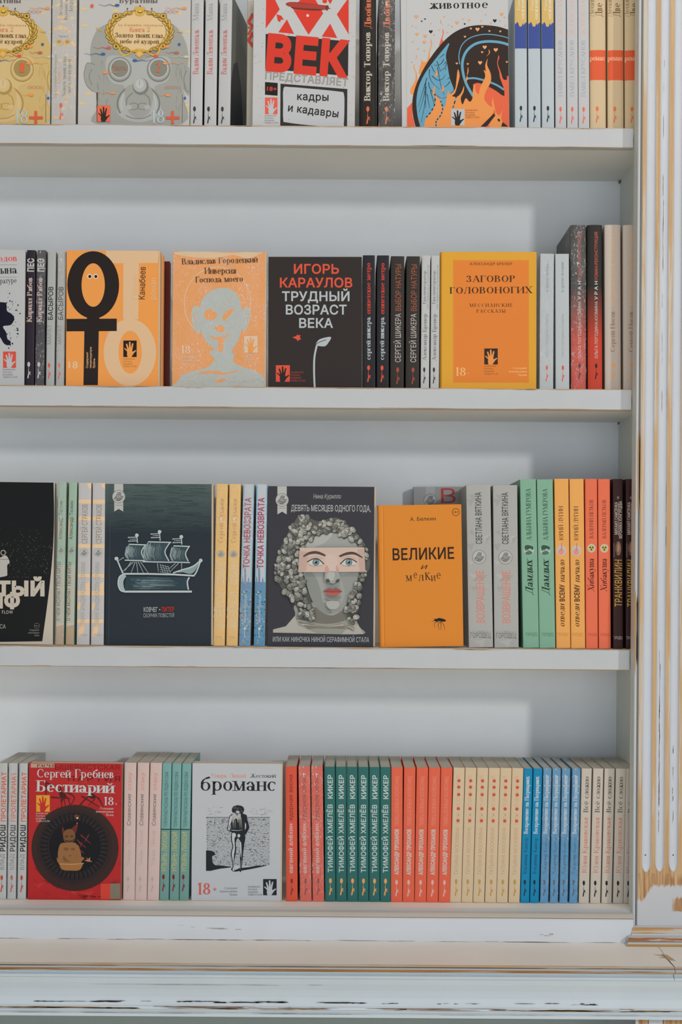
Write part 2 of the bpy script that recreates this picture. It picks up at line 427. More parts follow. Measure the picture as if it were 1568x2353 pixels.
def spline(pts, n=4):
    o = []
    for i in range(len(pts) - 1):
        p0, p1, p2, p3 = pts[max(0, i - 1)], pts[i], pts[i + 1], pts[min(len(pts) - 1, i + 2)]
        if pts[0] == pts[-1]:
            if i == 0: p0 = pts[-2]
            if i == len(pts) - 2: p3 = pts[1]
        for j in range(n):
            t_ = j / n
            o.append(tuple(0.5 * (2 * p1[d] + (p2[d] - p0[d]) * t_ + (2 * p0[d] - 5 * p1[d] + 4 * p2[d] - p3[d]) * t_ ** 2 + (3 * p1[d] - p0[d] - 3 * p2[d] + p3[d]) * t_ ** 3) for d in (0, 1)))
    return o + [pts[-1]]

# ------------------------------------------------------------------ books
class Book:
    def __init__(s, T, D, H, M, Y, pxm, color, hard=False, bulge=0.0008, pages=None, back=None, fan=0.0):
        s.fan = fan; s.T, s.D, s.H, s.M, s.Y, s.pxm = T, D, H, M, Y, pxm
        s.Mi = M.inverted(); s.color = color; s.hard = hard; s.bulge = 0.003 if hard and bulge == 0.0008 else bulge
        s.pages = pages or PAGES; s.back = back
        s.spine = Print(s, 'spine'); s.front = Print(s, 'front')
    def local(s, px, py, side):
        o = s.Mi @ CAMP; d = (s.Mi.to_3x3() @ ray(px, py))
        if side == 'spine': t_ = -o.y / d.y; p = o + d * t_; return (p.x, p.z)
        t_ = (s.T / 2 - o.x) / d.x; p = o + d * t_; return (p.y, p.z)
    def lim(s, side):
        e = 0.0002
        return (-s.T / 2 + e, s.T / 2 - e, e, s.H - e) if side == 'spine' else (e, s.D - e, e, s.H - e)
    def prof(s, a): return s.bulge * min(1, abs(2 * a / s.T)) ** 4
    def meshes(s):
        mb = MB(); m = ink(s.color); T, D, H = s.T, s.D, s.H; c = 0.0022 if s.hard else 0.0006
        xs = [T / 2 * k for k in (-1, -.96, -.9, -.8, -.6, -.3, 0, .3, .6, .8, .9, .96, 1)]
        outer = [(-T / 2, D)] + [(x, s.prof(x)) for x in xs] + [(T / 2, D)]
        inner = [(T / 2 - c, D)] + [(x * (1 - 2 * c / T), s.prof(x) + c) for x in reversed(xs)] + [(-T / 2 + c, D)]
        n = len(outer); bm = ink(s.back) if s.back else m
        loop = outer + inner; nn = len(loop); i0 = len(mb.v)
        for z in (0, H):
            for p in loop: mb.v.append((p[0], p[1], z))
        for k in range(nn):
            j = (k + 1) % nn
            mb.f.append((i0 + k, i0 + j, i0 + nn + j, i0 + nn + k)); mb.m.append(mb.mi(bm if k == 0 else m))
        for k in range(n - 1):
            a, b, q, r = k, k + 1, nn - 2 - k, nn - 1 - k
            mb.f.append((i0 + nn + a, i0 + nn + b, i0 + nn + q, i0 + nn + r)); mb.m.append(mb.mi(m))
            mb.f.append((i0 + r, i0 + q, i0 + b, i0 + a)); mb.m.append(mb.mi(m))
        if s.hard:   # hinge groove beside the spine
            pass
        def fold(a):     # depth of the faceted spine at a
            for x0, x1 in zip(xs, xs[1:]):
                if a <= x1: return s.prof(x0) + (s.prof(x1) - s.prof(x0)) * (a - x0) / (x1 - x0)
            return s.prof(xs[-1])
        cnt = 0
        for pr in (s.spine, s.front):
            for lay, q, col in pr.items:
                cnt += 1; e = 0.00004 + 0.0000035 * lay + 0.0000003 * (cnt % 11)
                pieces = [q]
                if pr.side == 'spine':
                    lo, hi = min(p[0] for p in q), max(p[0] for p in q)
                    cuts = [x for x in xs[1:-1] if lo + 1e-6 < x < hi - 1e-6]
                    if cuts:
                        b_ = [lo] + cuts + [hi]
                        pieces = [c for c in (clip(q, u, v, -9, 9) for u, v in zip(b_, b_[1:])) if c]
                for q in pieces:
                    if pr.side == 'spine': pts = [(a, fold(a) - e, z) for a, z in q]
                    else: pts = [(T / 2 + e, a, z) for a, z in q]
                    ar = sum(q[i][0] * q[(i + 1) % len(q)][1] - q[(i + 1) % len(q)][0] * q[i][1] for i in range(len(q)))
                    if ar < 0: pts = pts[::-1]
                    mb.face(pts, ink(col))
        cover = mb.mesh('cover')
        pg = MB(); g = 0.003 if s.hard else 0.0004
        pg.box(-T / 2 + c, T / 2 - c, s.bulge + c + 0.0002, D - (g if s.hard else 0.0008) + s.fan, g, H - g, s.pages)
        return cover, pg.mesh('pages')
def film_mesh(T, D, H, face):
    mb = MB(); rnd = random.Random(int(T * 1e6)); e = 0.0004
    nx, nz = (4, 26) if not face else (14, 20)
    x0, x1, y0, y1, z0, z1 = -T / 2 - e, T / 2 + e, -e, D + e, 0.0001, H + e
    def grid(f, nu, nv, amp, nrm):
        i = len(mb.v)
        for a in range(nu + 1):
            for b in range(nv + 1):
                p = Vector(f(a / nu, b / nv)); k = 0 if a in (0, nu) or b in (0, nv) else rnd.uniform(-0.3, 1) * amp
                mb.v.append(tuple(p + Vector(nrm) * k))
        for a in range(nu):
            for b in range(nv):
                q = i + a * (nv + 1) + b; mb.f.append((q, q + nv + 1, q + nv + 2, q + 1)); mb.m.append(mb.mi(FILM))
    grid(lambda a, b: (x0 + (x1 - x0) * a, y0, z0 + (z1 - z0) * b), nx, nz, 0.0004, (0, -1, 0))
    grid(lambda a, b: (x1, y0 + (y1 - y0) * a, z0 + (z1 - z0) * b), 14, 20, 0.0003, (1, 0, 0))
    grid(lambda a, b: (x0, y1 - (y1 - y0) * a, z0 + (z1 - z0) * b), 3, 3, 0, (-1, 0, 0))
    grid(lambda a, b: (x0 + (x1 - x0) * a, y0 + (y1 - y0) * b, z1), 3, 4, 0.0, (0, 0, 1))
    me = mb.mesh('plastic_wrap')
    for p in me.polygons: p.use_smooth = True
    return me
def put(name, M, label, group, cover, pages, film=None):
    r = bpy.data.objects.new(name, None); COL.objects.link(r); r.empty_display_size = 0.02
    r.matrix_world = M; tag(r, label, 'book', group)
    for nm, me in (('cover', cover), ('pages', pages)): link(nm, me, r)
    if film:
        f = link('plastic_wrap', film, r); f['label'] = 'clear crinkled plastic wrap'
    return r
ROWZ = {1: at(800, 289, 0).z, 2: at(800, 890, 0).z, 3: at(800, 1488, 0).z}
ROWZ[4] = -0.5065
ROWB = {1: 285, 2: 888, 3: 1485, 4: 2072}
FY = 0.020
def spine_M(row, tl, tr, bl, br, yt, yb=None, Y=FY, yaw=0.0):
    yb = yb or ROWB[row]; zs = ROWZ[row]
    t_, b_ = at((tl + tr) / 2, yt, Y), at((bl + br) / 2, yb, Y)
    al = math.atan2(t_.x - b_.x, t_.z - b_.z)
    base = Vector((b_.x + (zs - b_.z) * math.tan(al), Y, zs))
    s = (CAM_D + Y) / FPX
    T = ((tr - tl) + (br - bl)) / 2 * s
    H = (t_.z - zs) / math.cos(al)
    return base, al, T, H
NUM = {2: 'two', 3: 'three', 4: 'four', 5: 'five', 6: 'six'}
def ordn(i, n):
    """which of n look-alikes standing side by side"""
    if n == 2: return ('left', 'right')[i] + ' of two'
    if n == 3: return ('left', 'middle', 'right')[i] + ' of three'
    if i in (0, n - 1): return ('leftmost of ', 'rightmost of ')[i > 0] + NUM[n]
    return ('', 'second', 'third', 'fourth', 'fifth')[i] + ' from left of ' + NUM[n]
def series(row, edges, yt, color, label, group, draw=None, wrap=(), D=0.128, hard=False, bulge=0.0008, pages=None, yaws=None, name='paperback_book', front=None, Hfix=None, wlab=None, dY=None, back=None, base_label=None, gap=0.0004):
    """spine-out copies of one book; edges = (top left, top right, bottom left, bottom right) of each, in photo pixels"""
    n = len(edges); info = [spine_M(row, *e, yt) for e in edges]
    T = min(sum(i[2] for i in info) / n, min(i[2] for i in info) + 0.0012) - gap - (0.0012 if wrap else 0); H = Hfix or sum(i[3] for i in info) / n
    cov = pag = fil = None
    for i, (base, al, _, _) in enumerate(info):
        yw = yaws[i] if yaws else 0.0; b = base.copy(); b.z += abs(math.sin(al)) * T / 2 + 0.0001
        b.y += (dY[i] if dY else 0)
        M = Matrix.Translation(b) @ Matrix.Rotation(al, 4, 'Y') @ Matrix.Rotation(yw, 4, 'Z')
        if cov is None:
            bk = Book(T, D, H, M, FY, (edges[0][0] + edges[0][1]) / 2, color, hard, bulge, pages, back)
            if draw: draw(bk.spine)
            if front: front(bk.front)
            cov, pag = bk.meshes()
        if i in wrap and fil is None: fil = film_mesh(T, D, H, False)
        lb = label if n == 1 else ordn(i, n) + ' ' + label
        put(name, M, lb, group, cov, pag, fil if i in wrap else None)
def facing(row, tl, tr, bl, br, yt, color, label, draw, T=0.02, Y=FY, group=None, hard=False, yaw=0.0, wrap=False, pages=None, name='paperback_book', lean=None, yb=None, group_n=None, bulge=0.0008, dz=0.0, fan=0.0):
    base, al, W, H = spine_M(row, tl, tr, bl, br, yt, yb, Y)
    if lean is not None: al = lean
    base.z += abs(math.sin(al)) * W / 2 + 0.0001 + dz
    M = Matrix.Translation(base) @ Matrix.Rotation(al, 4, 'Y') @ Matrix.Rotation(yaw, 4, 'Z') @ Matrix.Translation((-W / 2, T / 2, 0)) @ Matrix.Rotation(-math.pi / 2, 4, 'Z')
    bk = Book(T, W, H, M, Y, (bl + br) / 2, color, hard, bulge, pages or (PAGES_CREAM if fan else None), None, fan)
    if draw: draw(bk.front)
    c, p = bk.meshes()
    return put(name, M, label, group, c, p, film_mesh(T, W + fan, H, True) if wrap else None)
def hand(P, x, y, w_, h, bgc, fg, lines=None, lx=None, ly=None, lc=None, lh=4.2, lw=30, gap=None):
    """the open-hand mark of the book series, with its four lines of small print"""
    if bgc: P.rect(x, y, x + w_, y + h, bgc)
    f = lambda a, b: (x + a * w_, y + b * h)
    P.lay += 1
    for pts, a, b in (([(.42, .72), (.27, .6), (.08, .47)], .13, .07), ([(.42, .7), (.33, .45), (.24, .2)], .15, .1), ([(.5, .68), (.49, .4), (.48, .08)], .16, .11), ([(.58, .68), (.64, .42), (.71, .17)], .15, .1), ([(.6, .86), (.75, .72), (.95, .6)], .2, .07)):
        P.stroke([f(*p) for p in pts], a * w_, fg, taper=b * w_, keep=True)
    P.many([[f(*p) for p in ((.33, .62), (.66, .62), (.72, .72), (.7, .85), (.62, 1), (.32, 1), (.27, .85), (.28, .72))]], fg)
    if lines:
        for i, tx in enumerate(('КНИЖНАЯ', 'ПОЛКА', 'ВАДИМА', 'ЛЕВЕНТАЛЯ')):
            yy = ly + i * (gap or lh * 1.6) + lh
            P.text(tx, (lx, yy), (lx + lw * (0.86, .66, .72, 1)[i], yy + 0.2), lh, lc, 'g')
def balloon(P, x, y0, y1, c, w_=9):
    """little figure carried by a balloon, the mark at the foot of the spines"""
    h = y1 - y0
    P.ell(x, y0 + h * .15, w_ * .42, h * .15, c, n=14)
    P.stroke([(x, y0 + h * .28), (x - w_ * .05, y0 + h * .5)], w_ * .09, c)
    P.poly([(x - w_ * .15, y0 + h * .46), (x + w_ * .02, y0 + h * .48), (x + w_ * .08, y0 + h * .62), (x + w_ * .55, y0 + h * .58), (x + w_ * .5, y0 + h * .66), (x + w_ * .15, y0 + h * .72), (x - w_ * .05, y0 + h * .98), (x - w_ * .42, y0 + h), (x - w_ * .35, y0 + h * .85), (x - w_ * .12, y0 + h * .66)], c)
    P.stroke([(x + w_ * .1, y0 + h * .68), (x + w_ * .62, y0 + h * .78)], w_ * .14, c)
def st(P, txt, x, y0, y1, h, c, font='s', bold=1.0, **kw): P.text(txt, (x, y0), (x, y1), h, c, font, bold, **kw)
# ------------------------------------------------------------------ room and bookcase
YB = 0.187                          # face of the back panel
XL, XP, XI = -1.02, 0.4231, 0.438   # left end, pilaster edge, inner side panel
P_WALL = paint('painted_back_panel', (255, 258, 260), rough=0.7)
P_SHELF = paint('shelf_front_paint', (214, 218, 222), 0.0)
TANLIP = paint('worn_lip_paint', (204, 188, 164), 0.5, 'x', ((196, 160, 116), (172, 130, 86)), 0.7)
P_CAB = paint('shaded_cabinet_paint', (170, 184, 180))  # grey-green, with the shade under the ledge mixed into the colour
P_BASE = paint('base_board_paint', (238, 243, 248))
P_UNDER = paint('shelf_paint', (262, 262, 258), 0.0)
P_SIDE = paint('side_panel_paint', (240, 244, 236), 0.0, 'z')
P_WORN = paint('worn_edge_paint', (206, 196, 180), 0.43, 'x', ((200, 168, 128), (176, 134, 92)))
P_NOSE = paint('worn_nosing_paint', (212, 206, 196), 0.37, 'x', ((206, 178, 138), (184, 144, 98)), 0.6)
P_BROWN = paint('bare_moulding', (205, 198, 186), 0.58, 'x', ((178, 132, 80), (140, 96, 58)), 0.8)
P_DARKLINE = paint('dark_worn_line', (206, 196, 180), 0.52, 'x', ((120, 96, 74), (84, 68, 56)), 0.8)
P_LEDGE = paint('ledge_paint', (262, 256, 248), 0.0)
P_CORN = paint('cornice_paint', (224, 235, 242), 0.30, 'x', ((110, 96, 80), (70, 62, 54)), 0.7)
P_CORN2 = paint('cornice_paint_clean', (224, 235, 242))
P_LAND = None
P_FLUTE = paint('flute_paint', (224, 229, 237), 0.0, 'z')
P_BLOCK = paint('worn_base_block', (222, 216, 206), 0.53, 'x', ((206, 166, 112), (164, 108, 66)), 3.0, edge=0.025)
P_BLOCKB = paint('browner_base_block', (222, 216, 206), 0.56, 'x', ((178, 124, 76), (126, 84, 60)), 3.0, edge=0.025)
P_BLOCKT = paint('tan_base_edge', (222, 212, 190), 0.62, 'x', ((196, 160, 108), (180, 142, 90)), 2.0, edge=0.03)
P_FLOOR = paint('floor_boards', (232, 224, 208), 0.5, 'x', ((224, 210, 186), (212, 196, 168)), 0.2)
P_ROOM = paint('room_wall_paint', (196, 198, 196))
DARK = ink((52, 44, 40), 0.8); TAN = ink((178, 142, 98), 0.7); METAL = ink((120, 122, 114), 0.4); CRACK = ink((58, 50, 46), 0.9)

def struct(name, mb):
    o = link(name, mb.mesh(name)); o['kind'] = 'structure'; return o
ZF = -1.42
mb = MB(); mb.box(-4.5, 4.5, -7.0, 0.32, ZF - 0.05, ZF, P_FLOOR); struct('floor', mb)
mb = MB(); mb.box(-4.5, 4.5, 0.27, 0.32, ZF, 1.5, P_ROOM); struct('wall_back', mb)

case = bpy.data.objects.new('bookcase', None); COL.objects.link(case); case.location = (0, 0.1, ZF)
tag(case, 'tall white distressed wooden bookcase with fluted pilaster and shelves of books', 'bookcase')
def part(name, mb, bevel=0.0, parent=None, label=None):
    me = mb.mesh(name)
    o = link(name, me, parent or case, bevel)
    q = parent or case
    # geometry is written in room coordinates
    me.transform(Matrix.Translation(-Vector(case.location)))
    fixme.append(me)
    if label: o['label'] = label
    return o
fixme = []
def streaks(mb, n, x0, x1, z0, z1, y, m, lmin, lmax, tmax, seed, vert=False):
    """short chips in the paint, each a ragged sliver lying on the face"""
    r = random.Random(seed)
    for _ in range(n):
        L = r.uniform(lmin, lmax); t = r.uniform(0.2, 1) * tmax
        if vert: a, b0, b1 = r.uniform(x0, x1), z0, z1 - L
        else: a, b0, b1 = r.uniform(z0, z1), x0, x1 - L
        b = r.uniform(b0, b1); k = 7; up, dn = [], []
        for i in range(k):
            q = b + L * i / (k - 1); e = t * (0.15 if i in (0, k - 1) else r.uniform(0.35, 1))
            up.append((q, a + e / 2)); dn.append((q, a - e / 2))
        pl = up + dn[::-1]
        pts = [(v, y, u) for u, v in pl] if vert else [(u, y, v) for u, v in pl]
        mb.face(pts, m)
# back panel with its lower cabinet part
mb = MB(); mb.box(XL, 0.56, YB, YB + 0.02, -0.56, 1.06, P_WALL); part('back_panel', mb)
# side panel, right
mb = MB(); mb.box(XI, XI + 0.02, 0.0, YB, -0.52, 1.06, P_SIDE); part('side_panel', mb)
mb = MB(); mb.box(XL - 0.02, XL, -0.03, YB, -0.52, 1.06, P_SIDE); part('side_panel', mb)
# shelves: board, painted front lip with a worn top edge
def shelf(z0, z1, k):
    mb = MB()
    mb.box(XL, XI, 0.012, YB, z0 + 0.001, z1 - 0.0003, P_UNDER)
    r = 0.0012
    prof = [(0.012, z0), (r, z0), (0, z0 + r), (0, z1 - r), (r, z1), (0.012, z1)]
    mb.prism(prof, XL, 0.4215, P_SHELF, 'x', mats=[None, TANLIP, P_SHELF, TANLIP, TANLIP, None])
    streaks(mb, 34, XL + .1, 0.40, z1 - 0.0022, z1 - 0.0006, -0.00012, TAN, .01, .10, .0011, k)
    streaks(mb, 26, XL + .1, 0.40, z0 + 0.0004, z0 + 0.0016, -0.00012, TAN, .01, .14, .0009, k + 50)
    o = part('shelf', mb)
    return o
def zat(y): return at(800, y, 0).z
SH = [(0.985, 1.016), (zat(335.8), zat(289.5)), (zat(938.8), zat(890.2)), (zat(1536.4), zat(1488.2))]
for i, (a, b) in enumerate(SH): shelf(a, b, i)
# metal pegs under the back right corners
for (px, py) in ((1425, 411), (1423, 966)):
    p = at(px, py, YB - 0.004); mb = MB()
    mb.box(p.x - 0.006, p.x + 0.003, YB - 0.012, YB - 0.0002, p.z - 0.0015, p.z + 0.0025, METAL)
    mb.box(p.x - 0.0015, p.x + 0.003, YB - 0.010, YB - 0.0002, p.z - 0.0065, p.z - 0.0015, METAL)
    part('shelf_peg', mb, label='small metal shelf peg')
# base shelf with rounded nosing and its face board
zb = ROWZ[4]; yf = -0.035; zl = -0.551
mb = MB(); mb.box(XL, XI, -0.012, YB, zb - 0.02, zb - 0.0002, P_LEDGE)
prof = [(-0.012, zb - 0.0002), (-0.0165, zb + 0.0004), (-0.022, zb - 0.0016), (-0.0255, zb - 0.0022), (-0.031, zb - 0.0036), (-0.035, zb - 0.0068), (-0.0365, zb - 0.0085), (-0.0355, zb - 0.0097), (-0.012, zb - 0.011)]
mb.prism(prof, XL, 0.4232, P_NOSE, mats=[P_LEDGE, P_SHELF, P_SHELF, P_NOSE, P_NOSE, P_NOSE, P_BROWN, None, None])
part('base_shelf', mb)
mb = MB(); mb.box(XL, 0.4231, yf, -0.012, zl - 0.002, zb - 0.0098, P_BASE)
streaks(mb, 5, -0.26, -0.05, zl + .012, zl + .022, yf - 0.0001, ink((172, 166, 156), .8), .004, .03, .0016, 91)
streaks(mb, 4, 0.28, 0.32, zl + .0095, zl + .0125, yf - 0.0001, ink((160, 146, 122), .8), .004, .012, .0012, 92)
streaks(mb, 60, XL, 0.42, zl - .0002, zl + .0008, yf - 0.0001, CRACK, .01, .08, .0006, 93)
part('base_board', mb)
# ledge with moulded front edge, mitred into the pilaster's return
yl = -0.160
sf = (CAM_D + yl) / FPX
def lz(y): return -(y - 1300) * sf
z1, z2, z3 = lz(2217.5), lz(2233), lz(2250)
XM0, XM1 = at(1521.4, 2180, -0.09).x, at(1551, 2221, yl).x
def ledge(x0, x1):
    mb = MB()
    prof = [(-0.01, z1), (yl + 0.004, z1), (yl + 0.0005, z1 - 0.0022), (yl + 0.001, z1 - 0.0036), (yl - 0.002, z1 - 0.0042), (yl - 0.0034, z1 - 0.0050), (yl - 0.001, z2), (yl + 0.006, z2 - 0.0022), (yl + 0.008, z2 - 0.0048), (yl + 0.0035, z2 - 0.0068), (yl + 0.0035, z3), (-0.01, z3)]
    mb.prism(prof, x0, x1, P_SHELF, mats=[P_LEDGE, P_WORN, P_DARKLINE, P_SHELF, P_SHELF, P_BROWN, P_CORN2, P_CORN2, P_CORN2, P_CORN2, None, None])
    return mb
mb = ledge(XL, XM1)
part('ledge', mb)
mb = ledge(XM1 + 0.0008, 0.72)
r_ = random.Random(5)
part('ledge', mb, label='short ledge section at the right beyond the joint')
# the slanting joint and bare patch on the ledge
mb = MB()
mb.face([(XM0 - .0006, -0.092, z1 + 2e-4), (XM1 - .0006, yl + .004, z1 + 2e-4), (XM1 + .0007, yl + .004, z1 + 2e-4), (XM0 + .0006, -0.092, z1 + 2e-4)], ink((120, 100, 76), .8))
mb.face([(XM0 - .014, -0.096, z1 + 1.5e-4), (XM0 + .006, -0.0965, z1 + 1.5e-4), (XM0 + .012, -0.128, z1 + 1.5e-4), (XM0 + .002, -0.125, z1 + 1.5e-4), (XM0 + .004, -0.116, z1 + 1.5e-4), (XM0 - .009, -0.112, z1 + 1.5e-4), (XM0 - .001, -0.105, z1 + 1.5e-4)], ink((196, 172, 132), .7))
part('ledge_joint', mb, label='worn slanting joint in the ledge')
# cornice below the ledge: frieze, cove and beads
yc = yl + 0.012; sc_ = (CAM_D + yc) / FPX
def cz(y): return -(y - 1300) * sc_
cove = [(-0.01, z3), (yc - 0.001, z3), (yc, cz(2262)), (yc + 0.003, cz(2274)), (yc + 0.006, cz(2284)), (yc + 0.002, cz(2296)), (yc - 0.0015, cz(2306)), (yc - 0.003, cz(2311)), (yc - 0.0055, cz(2313)), (yc - 0.0062, cz(2318)), (yc - 0.004, cz(2321)), (yc - 0.003, cz(2326)), (yc - 0.0065, cz(2328.5)), (yc - 0.0065, cz(2335)), (yc - 0.002, cz(2337)), (-0.01, cz(2337))]
mb = MB()
mb.prism(cove, XL, 0.72, P_CORN2)
zc = cz(2303)
streaks(mb, 26, -0.44, 0.05, zc - .0012, zc + .0006, yc - 0.0018, CRACK, .006, .05, .0022, 11)
streaks(mb, 16, -0.35, 0.42, zc - .0075, zc - .0055, yc - 0.0062, ink((110, 84, 60), .8), .02, .12, .0013, 12)
streaks(mb, 16, 0.05, 0.40, zc - .0012, zc + .0008, yc - 0.0018, CRACK, .004, .025, .0016, 13)
streaks(mb, 50, -0.6, 0.52, cz(2318), cz(2314.5), yc - 0.0064, ink((158, 126, 88), .8), .02, .11, .0018, 14)
streaks(mb, 12, -0.3, 0.5, cz(2318), cz(2314.5), yc - 0.0065, CRACK, .01, .05, .0012, 15)
streaks(mb, 7, -0.40, 0.0, cz(2266), cz(2262), yc - 0.0003, ink((140, 142, 138), .8), .02, .14, .0006, 16)
streaks(mb, 30, -0.7, 0.5, cz(2327.5), cz(2326.5), yc - 0.0066, ink((120, 116, 106), .8), .02, .08, .0006, 17)
part('cornice', mb)
# ------------------------------------------------------------------ fluted pilaster
ps = (CAM_D - 0.03) / FPX
LANDS = [(671, 680), (701.5, 711), (732, 742.5), (763.5, 772), (792, 801.5), (822.5, 833)]
XR = 848 * ps
zt, zfl = 1.06, -0.4486
yp = -0.03
zbt = -(822 * ps)                   # top of the base block
mb = MB()
g = 0.0042
def pil(mb, ztop, zbot, zend, lands, mid=True):
    """flat board with rounded flutes cut into its face; the flutes stop in round ends"""
    # bead and quirk at the edge
    prof = [(XP, 0.0), (XP, yp + .001), (XP + .001, yp), (665.5 * ps, yp), (667 * ps, yp + .004), (670 * ps, yp + .004), (670.8 * ps, yp)]
    edge = [(x, y) for x, y in prof]
    mt = [P_SIDE, P_FLUTE, P_SHELF, P_FLUTE, ink((150, 146, 134), .8), P_FLUTE]
    for (a, b), m in zip(zip(edge, edge[1:]), mt):
        mb.face([(a[0], a[1], zbot), (b[0], b[1], zbot), (b[0], b[1], ztop), (a[0], a[1], ztop)], m)
    # right edge, mirrored
    for a, b in zip(edge, edge[1:]):
        fx = lambda x: XR - (x - XP)
        mb.face([(fx(b[0]), b[1], zbot), (fx(a[0]), a[1], zbot), (fx(a[0]), a[1], ztop), (fx(b[0]), b[1], ztop)], P_FLUTE)
    for (a, b) in lands:
        mb.face([(a * ps, yp, zend), (b * ps, yp, zend), (b * ps, yp, ztop), (a * ps, yp, ztop)], P_LAND)
    mb.face([(lands[-1][1] * ps, yp, zend), (XR - 670.8 * ps + XP, yp, zend), (XR - 670.8 * ps + XP, yp, ztop), (lands[-1][1] * ps, yp, ztop)], P_LAND)
    n = 14
    for i in range(len(lands) - 1):
        x0, x1 = lands[i][1] * ps, lands[i + 1][0] * ps; w_ = x1 - x0; R = w_ / 2; xm = (x0 + x1) / 2
        col = [(xm - R * math.cos(math.pi * k / n), yp + g * math.sin(math.pi * k / n)) for k in range(n + 1)]
        zs_ = zend + (0.018 if i else 0.0135)
        for k in range(n):
            a, b = col[k], col[k + 1]
            mb.face([(a[0], a[1], zs_), (b[0], b[1], zs_), (b[0], b[1], ztop), (a[0], a[1], ztop)], P_FLUTE)
        # rounded stop of the flute
        rings = 6; st_ = 0.0155 if i else 0.012
        prev = [(p[0], p[1], zs_) for p in col]
        for q in range(1, rings + 1):
            f = math.sin(q / rings * math.pi / 2); sh = math.cos(q / rings * math.pi / 2)
            if i == 0: sh = 1 - (q / rings) ** 1.3
            cur = [(xm + (p[0] - xm) * sh, yp + (p[1] - yp) * sh, zs_ - st_ * f) for p in col]
            for k in range(n): mb.face([cur[k], cur[k + 1], prev[k + 1], prev[k]], P_FLUTE)
            # flat face on both sides of the stop
            mb.face([(x0, yp, prev[0][2]), (x0, yp, cur[0][2]), cur[0], prev[0]], P_FOOT)
            mb.face([prev[-1], cur[-1], (x1, yp, cur[-1][2]), (x1, yp, prev[-1][2])], P_FOOT)
            prev = cur
        mb.face([(x0, yp, zend), (x1, yp, zend), (x1, yp, prev[0][2]), (x0, yp, prev[0][2])], P_FOOT)
def mth(t, op, a, b_=None, cl=False):
    n = N(t, 'Math', operation=op); n.use_clamp = cl
    for i, v in enumerate((a, b_)):
        if v is None: continue
        if isinstance(v, (int, float)): n.inputs[i].default_value = v
        else: t.links.new(v, n.inputs[i])
    return n.outputs[0]
def place(t):
    c = N(t, 'TexCoord'); s = N(t, 'SeparateXYZ'); t.links.new(c.outputs['Object'], s.inputs[0])
    return s.outputs['X'], mth(t, 'ADD', s.outputs['Z'], ZF)
def bare_wood(t):
    return mixcol(t, ramp(t, noise(t, (330, 330, 12), 5), [(.36, 0.0), (.66, 1.0)]), alb((208, 176, 134)), alb((160, 114, 76)))
def land_mat():
    """ridge between two flutes, paint rubbed off along it and all bare near the foot"""
    m, t, b = nodes('worn_flute_edge'); x, z = place(t)
    f = noise(t, (120, 120, 4), 6, rough=.65)
    low = mth(t, 'MULTIPLY', mth(t, 'SUBTRACT', -0.36, z), 4.0, True)
    mask = ramp(t, mth(t, 'SUBTRACT', f, mth(t, 'MULTIPLY', low, 0.5)), [(.52, 1.0), (.62, 0.0)])
    lw = mixcol(t, ramp(t, noise(t, (200, 200, 6), 4), [(.3, 0.0), (.7, 1.0)]), alb((212, 180, 138)), alb((190, 152, 108)))
    wd = mixcol(t, low, lw, bare_wood(t))
    t.links.new(mixcol(t, mask, alb((222, 212, 196)), wd), b.inputs['Base Color']); b.inputs['Roughness'].default_value = .65; b.inputs['Specular IOR Level'].default_value = .2
    return m
P_LAND = land_mat()
def foot_mat():
    """bare streaky wood below the flutes with a dabbed patch of white left on it"""
    m, t, b = nodes('pilaster_foot'); x, z = place(t)
    nz = mth(t, 'SUBTRACT', noise(t, (230, 230, 34), 5, rough=.7), 0.5)
    red = mth(t, 'MULTIPLY', mth(t, 'MULTIPLY', mth(t, 'SUBTRACT', x, 0.452), 40, True), mth(t, 'MULTIPLY', mth(t, 'SUBTRACT', -0.4505, z), 120, True))
    wd = mixcol(t, mth(t, 'MULTIPLY', red, ramp(t, noise(t, (300, 300, 16), 4), [(.4, 0.0), (.62, 0.8)])), bare_wood(t), alb((146, 98, 68)))
    ze = mth(t, 'ADD', mth(t, 'MULTIPLY', mth(t, 'MULTIPLY', mth(t, 'SUBTRACT', x, 0.4375), 1 / 0.016, True), 0.0215), -0.4872)
    up = mth(t, 'ADD', mth(t, 'MULTIPLY', mth(t, 'SUBTRACT', ze, z), 260), mth(t, 'MULTIPLY', nz, 5.0), True)
    hx = mth(t, 'ADD', mth(t, 'MULTIPLY', mth(t, 'SUBTRACT', x, 0.4805), 300), mth(t, 'MULTIPLY', nz, 6.0), True)
    hz = mth(t, 'MINIMUM', mth(t, 'ADD', mth(t, 'MULTIPLY', mth(t, 'SUBTRACT', z, -0.5065), 500), mth(t, 'MULTIPLY', nz, 3.0), True), mth(t, 'ADD', mth(t, 'MULTIPLY', mth(t, 'SUBTRACT', -0.483, z), 200), mth(t, 'MULTIPLY', nz, 6.0), True))
    white = mth(t, 'MULTIPLY', up, mth(t, 'SUBTRACT', 1.0, mth(t, 'MULTIPLY', hx, hz)))
    t.links.new(mixcol(t, white, wd, alb((218, 219, 222))), b.inputs['Base Color'])
    b.inputs['Roughness'].default_value = .7; b.inputs['Specular IOR Level'].default_value = .2
    return m
P_FOOT = foot_mat()
mb = MB()
pil(mb, zt, zbt, zfl - 0.001, LANDS)
XE = XR - 670.8 * ps + XP
mb.face([(670.8 * ps, yp, zbt), (XE, yp, zbt), (XE, yp, zfl - .001), (670.8 * ps, yp, zfl - .001)], P_FOOT)
mb.face([(XP, 0, zbt), (XR, 0, zbt), (XR, 0, zt), (XP, 0, zt)], P_SIDE)
